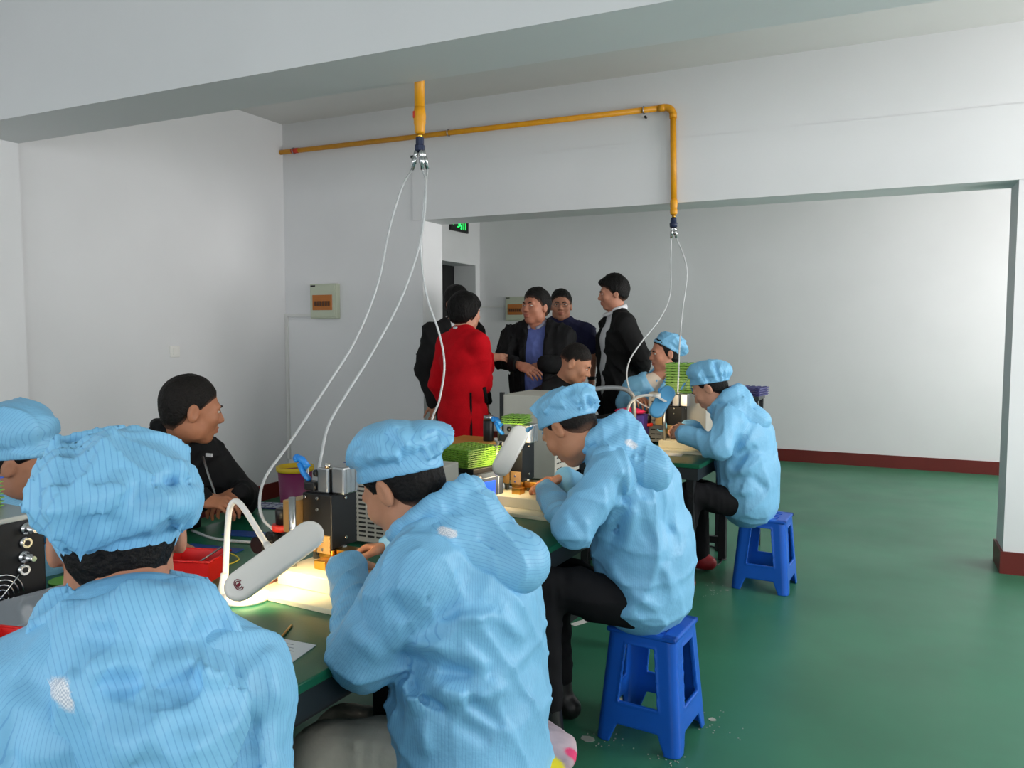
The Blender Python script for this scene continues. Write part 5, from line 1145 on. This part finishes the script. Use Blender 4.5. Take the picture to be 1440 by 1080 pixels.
# red bins
m_rbin = mat('red_bin_plastic', (206, 30, 30), .35)
def red_bin(c, sx, sy, h, rz, label):
    r = empty('parts_bin', (c[0], c[1], HD), rz, label, 'bin', 'red parts bins'); g = MB(); n = 4
    o = [(-sx, -sy), (sx, -sy), (sx, sy), (-sx, sy)]; t = 1.18; vs = [(x, y, 0) for x, y in o] + [(x * t, y * t, h) for x, y in o] + [(x * t - math.copysign(.004, x), y * t - math.copysign(.004, y), h) for x, y in o] + [(x * .94, y * .94, .004) for x, y in o]
    fs = [(3, 2, 1, 0), (12, 13, 14, 15)]
    for l in range(3):
        for i in range(4): fs.append((l * 4 + i, l * 4 + (i + 1) % 4, l * 4 + 4 + (i + 1) % 4, l * 4 + 4 + i))
    g.add(vs, fs); g.build('tub', m_rbin, r)
    q = MB(); e = [(x * t * 1.02, y * t * 1.02, h) for x, y in o]; q.tube(e, .004, 6, True); q.build('rim', m_rbin, r)
    MB().tube([(-sx * .5, -sy * .6, .012), (sx * .9, sy * .9, h + .012)], .003, 6).build('tweezers', m_steel, r); return r
red_bin((-1.735, 1.595), .065, .05, .065, .3, 'red parts bin with tweezers beside the gooseneck lamp')
red_bin((-1.60, .985), .075, .06, .06, .2, 'red parts bin in front of the clear case at the left edge')
# paper, pencil, leather scrap, wire, pouch, blue boards
def sheet(name, pts, z, th, m, label, cat, parts=None):
    c = np.mean([A_(p)[:2] for p in pts], 0); r = empty(name, (c[0], c[1], z), 0, label, cat); MB().prism([(p[0] - c[0], p[1] - c[1]) for p in pts], 0.0005, th).build('sheet', m, r); return r, c
pp = [(-1.224, 1.352), (-1.115, 1.359), (-1.094, 1.231), (-1.30, 1.19), (-1.36, 1.33)]
r, c = sheet('paper_sheet', [(-1.355, 1.352), (-1.115, 1.359), (-1.094, 1.205), (-1.34, 1.18)], HD, .0015, mat('white_paper', (226, 226, 226), .8), 'printed paper form lying on the edge of the near bench', 'paper')
g = MB()
for k in range(9):
    y = -.055 + k * .0145; g.box((-.105 + .002 * k, y, .0015), (.09 - .012 * (k % 3), y + .0022, .0018), Matrix.Rotation(.03, 4, 'Z'))
g.build('print', mat('grey_print', (140, 142, 150), .8), r)
sheet('paper_sheet', [(-1.27, 4.50), (-1.0, 4.44), (-.98, 4.28), (-1.22, 4.30)], HD, .0015, MATS['white_paper'], 'white paper under the hands of the farthest worker', 'paper')
r = empty('wooden_stick', tuple(at(402, 890, 1.82)[:2]) + (HD,), 0, 'thin wooden stick lying beside the paper form', 'stick'); d_ = A_(at(408, 880, 1.86)) - A_(at(396, 900, 1.80)); d_[2] = 0; d_ = nrm(d_) * .04
MB().tube([tuple(-d_ + Z * .003), tuple(d_ + Z * .003)], .003, 6).build('stick', m_wood, r)
r, c = sheet('leather_scrap', [(-1.50, 1.62), (-1.455, 1.66), (-1.46, 1.74), (-1.53, 1.70)], HD, .010, mat('brown_leather', (150, 82, 48), .6, noise=(20, .2)), 'brown leather scrap beside the near press base', 'scrap')
r = empty('white_pouch', (-1.83, 1.66, HD), 0, 'small crumpled white pouch behind the red bin', 'pouch'); sd = Sdf(); sd.ell((-1.83, 1.66, HD + .028), (.05, .04, .03)); sd.fn(crumple(9, 60, .008)); sdf_obj('pouch', sd, .005, m_white, r)
wr_ = [A_((-1.90, 1.74, HD + .004)), A_((-1.83, 1.78, HD + .02)), A_((-1.75, 1.78, HD + .004)), A_((-1.73, 1.70, HD + .004))]; tag(MB().tube(spline(wr_, 8), .002, 6).build('yellow_wire', mat('yellow_wire_plastic', (206, 190, 60), .4)), 'thin yellow wire looping beside the white pouch', 'wire')
hs_ = [at(270, 742, 2.72), at(300, 752, 2.62), at(340, 760, 2.58), at(378, 760, 2.56)]
for p in hs_: p[2] = HD + .006
hs_[-1] = A_((-1.345 - .235, 1.712 - .05, HD + .05)) * .0 + A_(hs_[-1]); tag(MB().tube(spline(hs_, 8), .005, 8).build('air_hose', m_hose), 'clear air hose lying across the near bench', 'hose', 'clear air hoses')
for i, (u, v, sx, sy, rz, lb_) in enumerate(((388, 712, .10, .05, .3, 'dark blue circuit board panel on the near bench beside the hose'), (352, 752, .09, .03, .2, 'blue strip mat on the near bench behind the lamp'), (300, 772, .10, .022, .1, 'narrow blue strip mat beside the red bin'))):
    q = at(u, v, 1.0); dv = q - CAM; q = CAM + dv * ((HD - CAM[2]) / dv[2]); r = empty('circuit_panel', (q[0], q[1], HD), rz, lb_, 'panel', 'blue panels on the near bench'); MB().box((-sx, -sy, .0005), (sx, sy, .004)).build('board', m_tblue if i == 0 else mat('blue_mat', (30, 66, 130), .5), r)
    if i == 0:
        for k in range(6):
            for j in range(3): MB().box((-sx + .01 + k * .032, -sy + .008 + j * .031, .004), (-sx + .034 + k * .032, -sy + .026 + j * .031, .0055)).build('cell', mat('pale_cell', (150, 158, 176), .4), r)
q = (-1.80, 2.02, HD); r = empty('green_board', q, 0, 'olive green disc shaped board near the hose end', 'board'); MB().lathe([(.075, .0005), (.075, .004)], n=28).build('disc', mat('olive_board', (92, 120, 40), .5), r)
q = (-2.03, 1.42, HD); r = empty('green_disc', q, 0, 'bright green disc beside the black control box', 'disc'); MB().lathe([(.045, .0005), (.045, .006)], n=24).build('disc', mat('bright_green_disc', (120, 190, 60), .5), r)
# ------------------------------------------------------------------ floor litter and floor cable
m_scrap = mat('grey_paper_scrap', (160, 164, 156), .8); rg = random.Random(4)
for u, v, s, lb_ in ((828, 1040, .030, 'torn grey paper scrap on the floor in front of the near stool'), (872, 985, .034, 'torn grey paper scrap on the floor inside the near stool'), (1002, 1012, .016, 'small torn paper scrap beside the near stool leg'), (1022, 830, .012, 'tiny torn paper scrap beside the far stool leg')):
    d = at(u, v, 1.0) - CAM; p = CAM + d * (-CAM[2] / d[2]); poly = [(s * rg.uniform(.6, 1.1) * math.cos(a), s * rg.uniform(.5, 1.0) * math.sin(a)) for a in np.linspace(0, 2 * math.pi, 8)[:-1]]
    o = MB().prism(poly, .0005, .002).build('paper_scrap', m_scrap, None, (p[0], p[1], 0)); tag(o, lb_, 'scrap', 'paper scraps on the floor')
mb = MB(); 
for k in range(90):
    c0_ = ((-.60, 2.45), (-.84, 2.50), (-.50, 2.76), (-.80, 4.22))[k % 4]; x = c0_[0] + rg.gauss(0, .05); y = c0_[1] + rg.gauss(0, .05); mb.box((x, y, .0005), (x + .004, y + .004, .002))
tag(mb.build('floor_crumbs', m_scrap), 'fine pale crumbs of paper scattered round the stools', 'crumbs', kind='stuff')
d = at(824, 873, 1.0) - CAM; p = CAM + d * (-CAM[2] / d[2]); o = MB().box((-.018, -.09, .0005), (.018, .09, .0015)).build('floor_tape', mat('white_floor_tape', (214, 216, 210), .6), None, (p[0], p[1], 0), (0, 0, -.45)); tag(o, 'short white tape mark on the floor under the middle bench', 'tape')
fl = lambda u, v: (lambda d: CAM + d * ((.006 - CAM[2]) / d[2]))(at(u, v, 1.0) - CAM)
tag(MB().tube(spline([fl(985, 772), fl(1000, 768), fl(1013, 776), fl(1014, 790), fl(1002, 797), fl(990, 800)], 8), .005, 6).build('floor_cable', m_black), 'black cable looping on the floor beside the far stool', 'cable')
tag(MB().tube(spline([A_((-1.25, 1.75, .006)), A_((-1.35, 1.9, .006)), A_((-1.25, 2.1, .05)), A_((-1.32, 2.25, .25)), A_((-1.4, 2.3, .6))], 8), .006, 6).build('hanging_cable', m_black), 'black cable hanging under the near bench', 'cable')
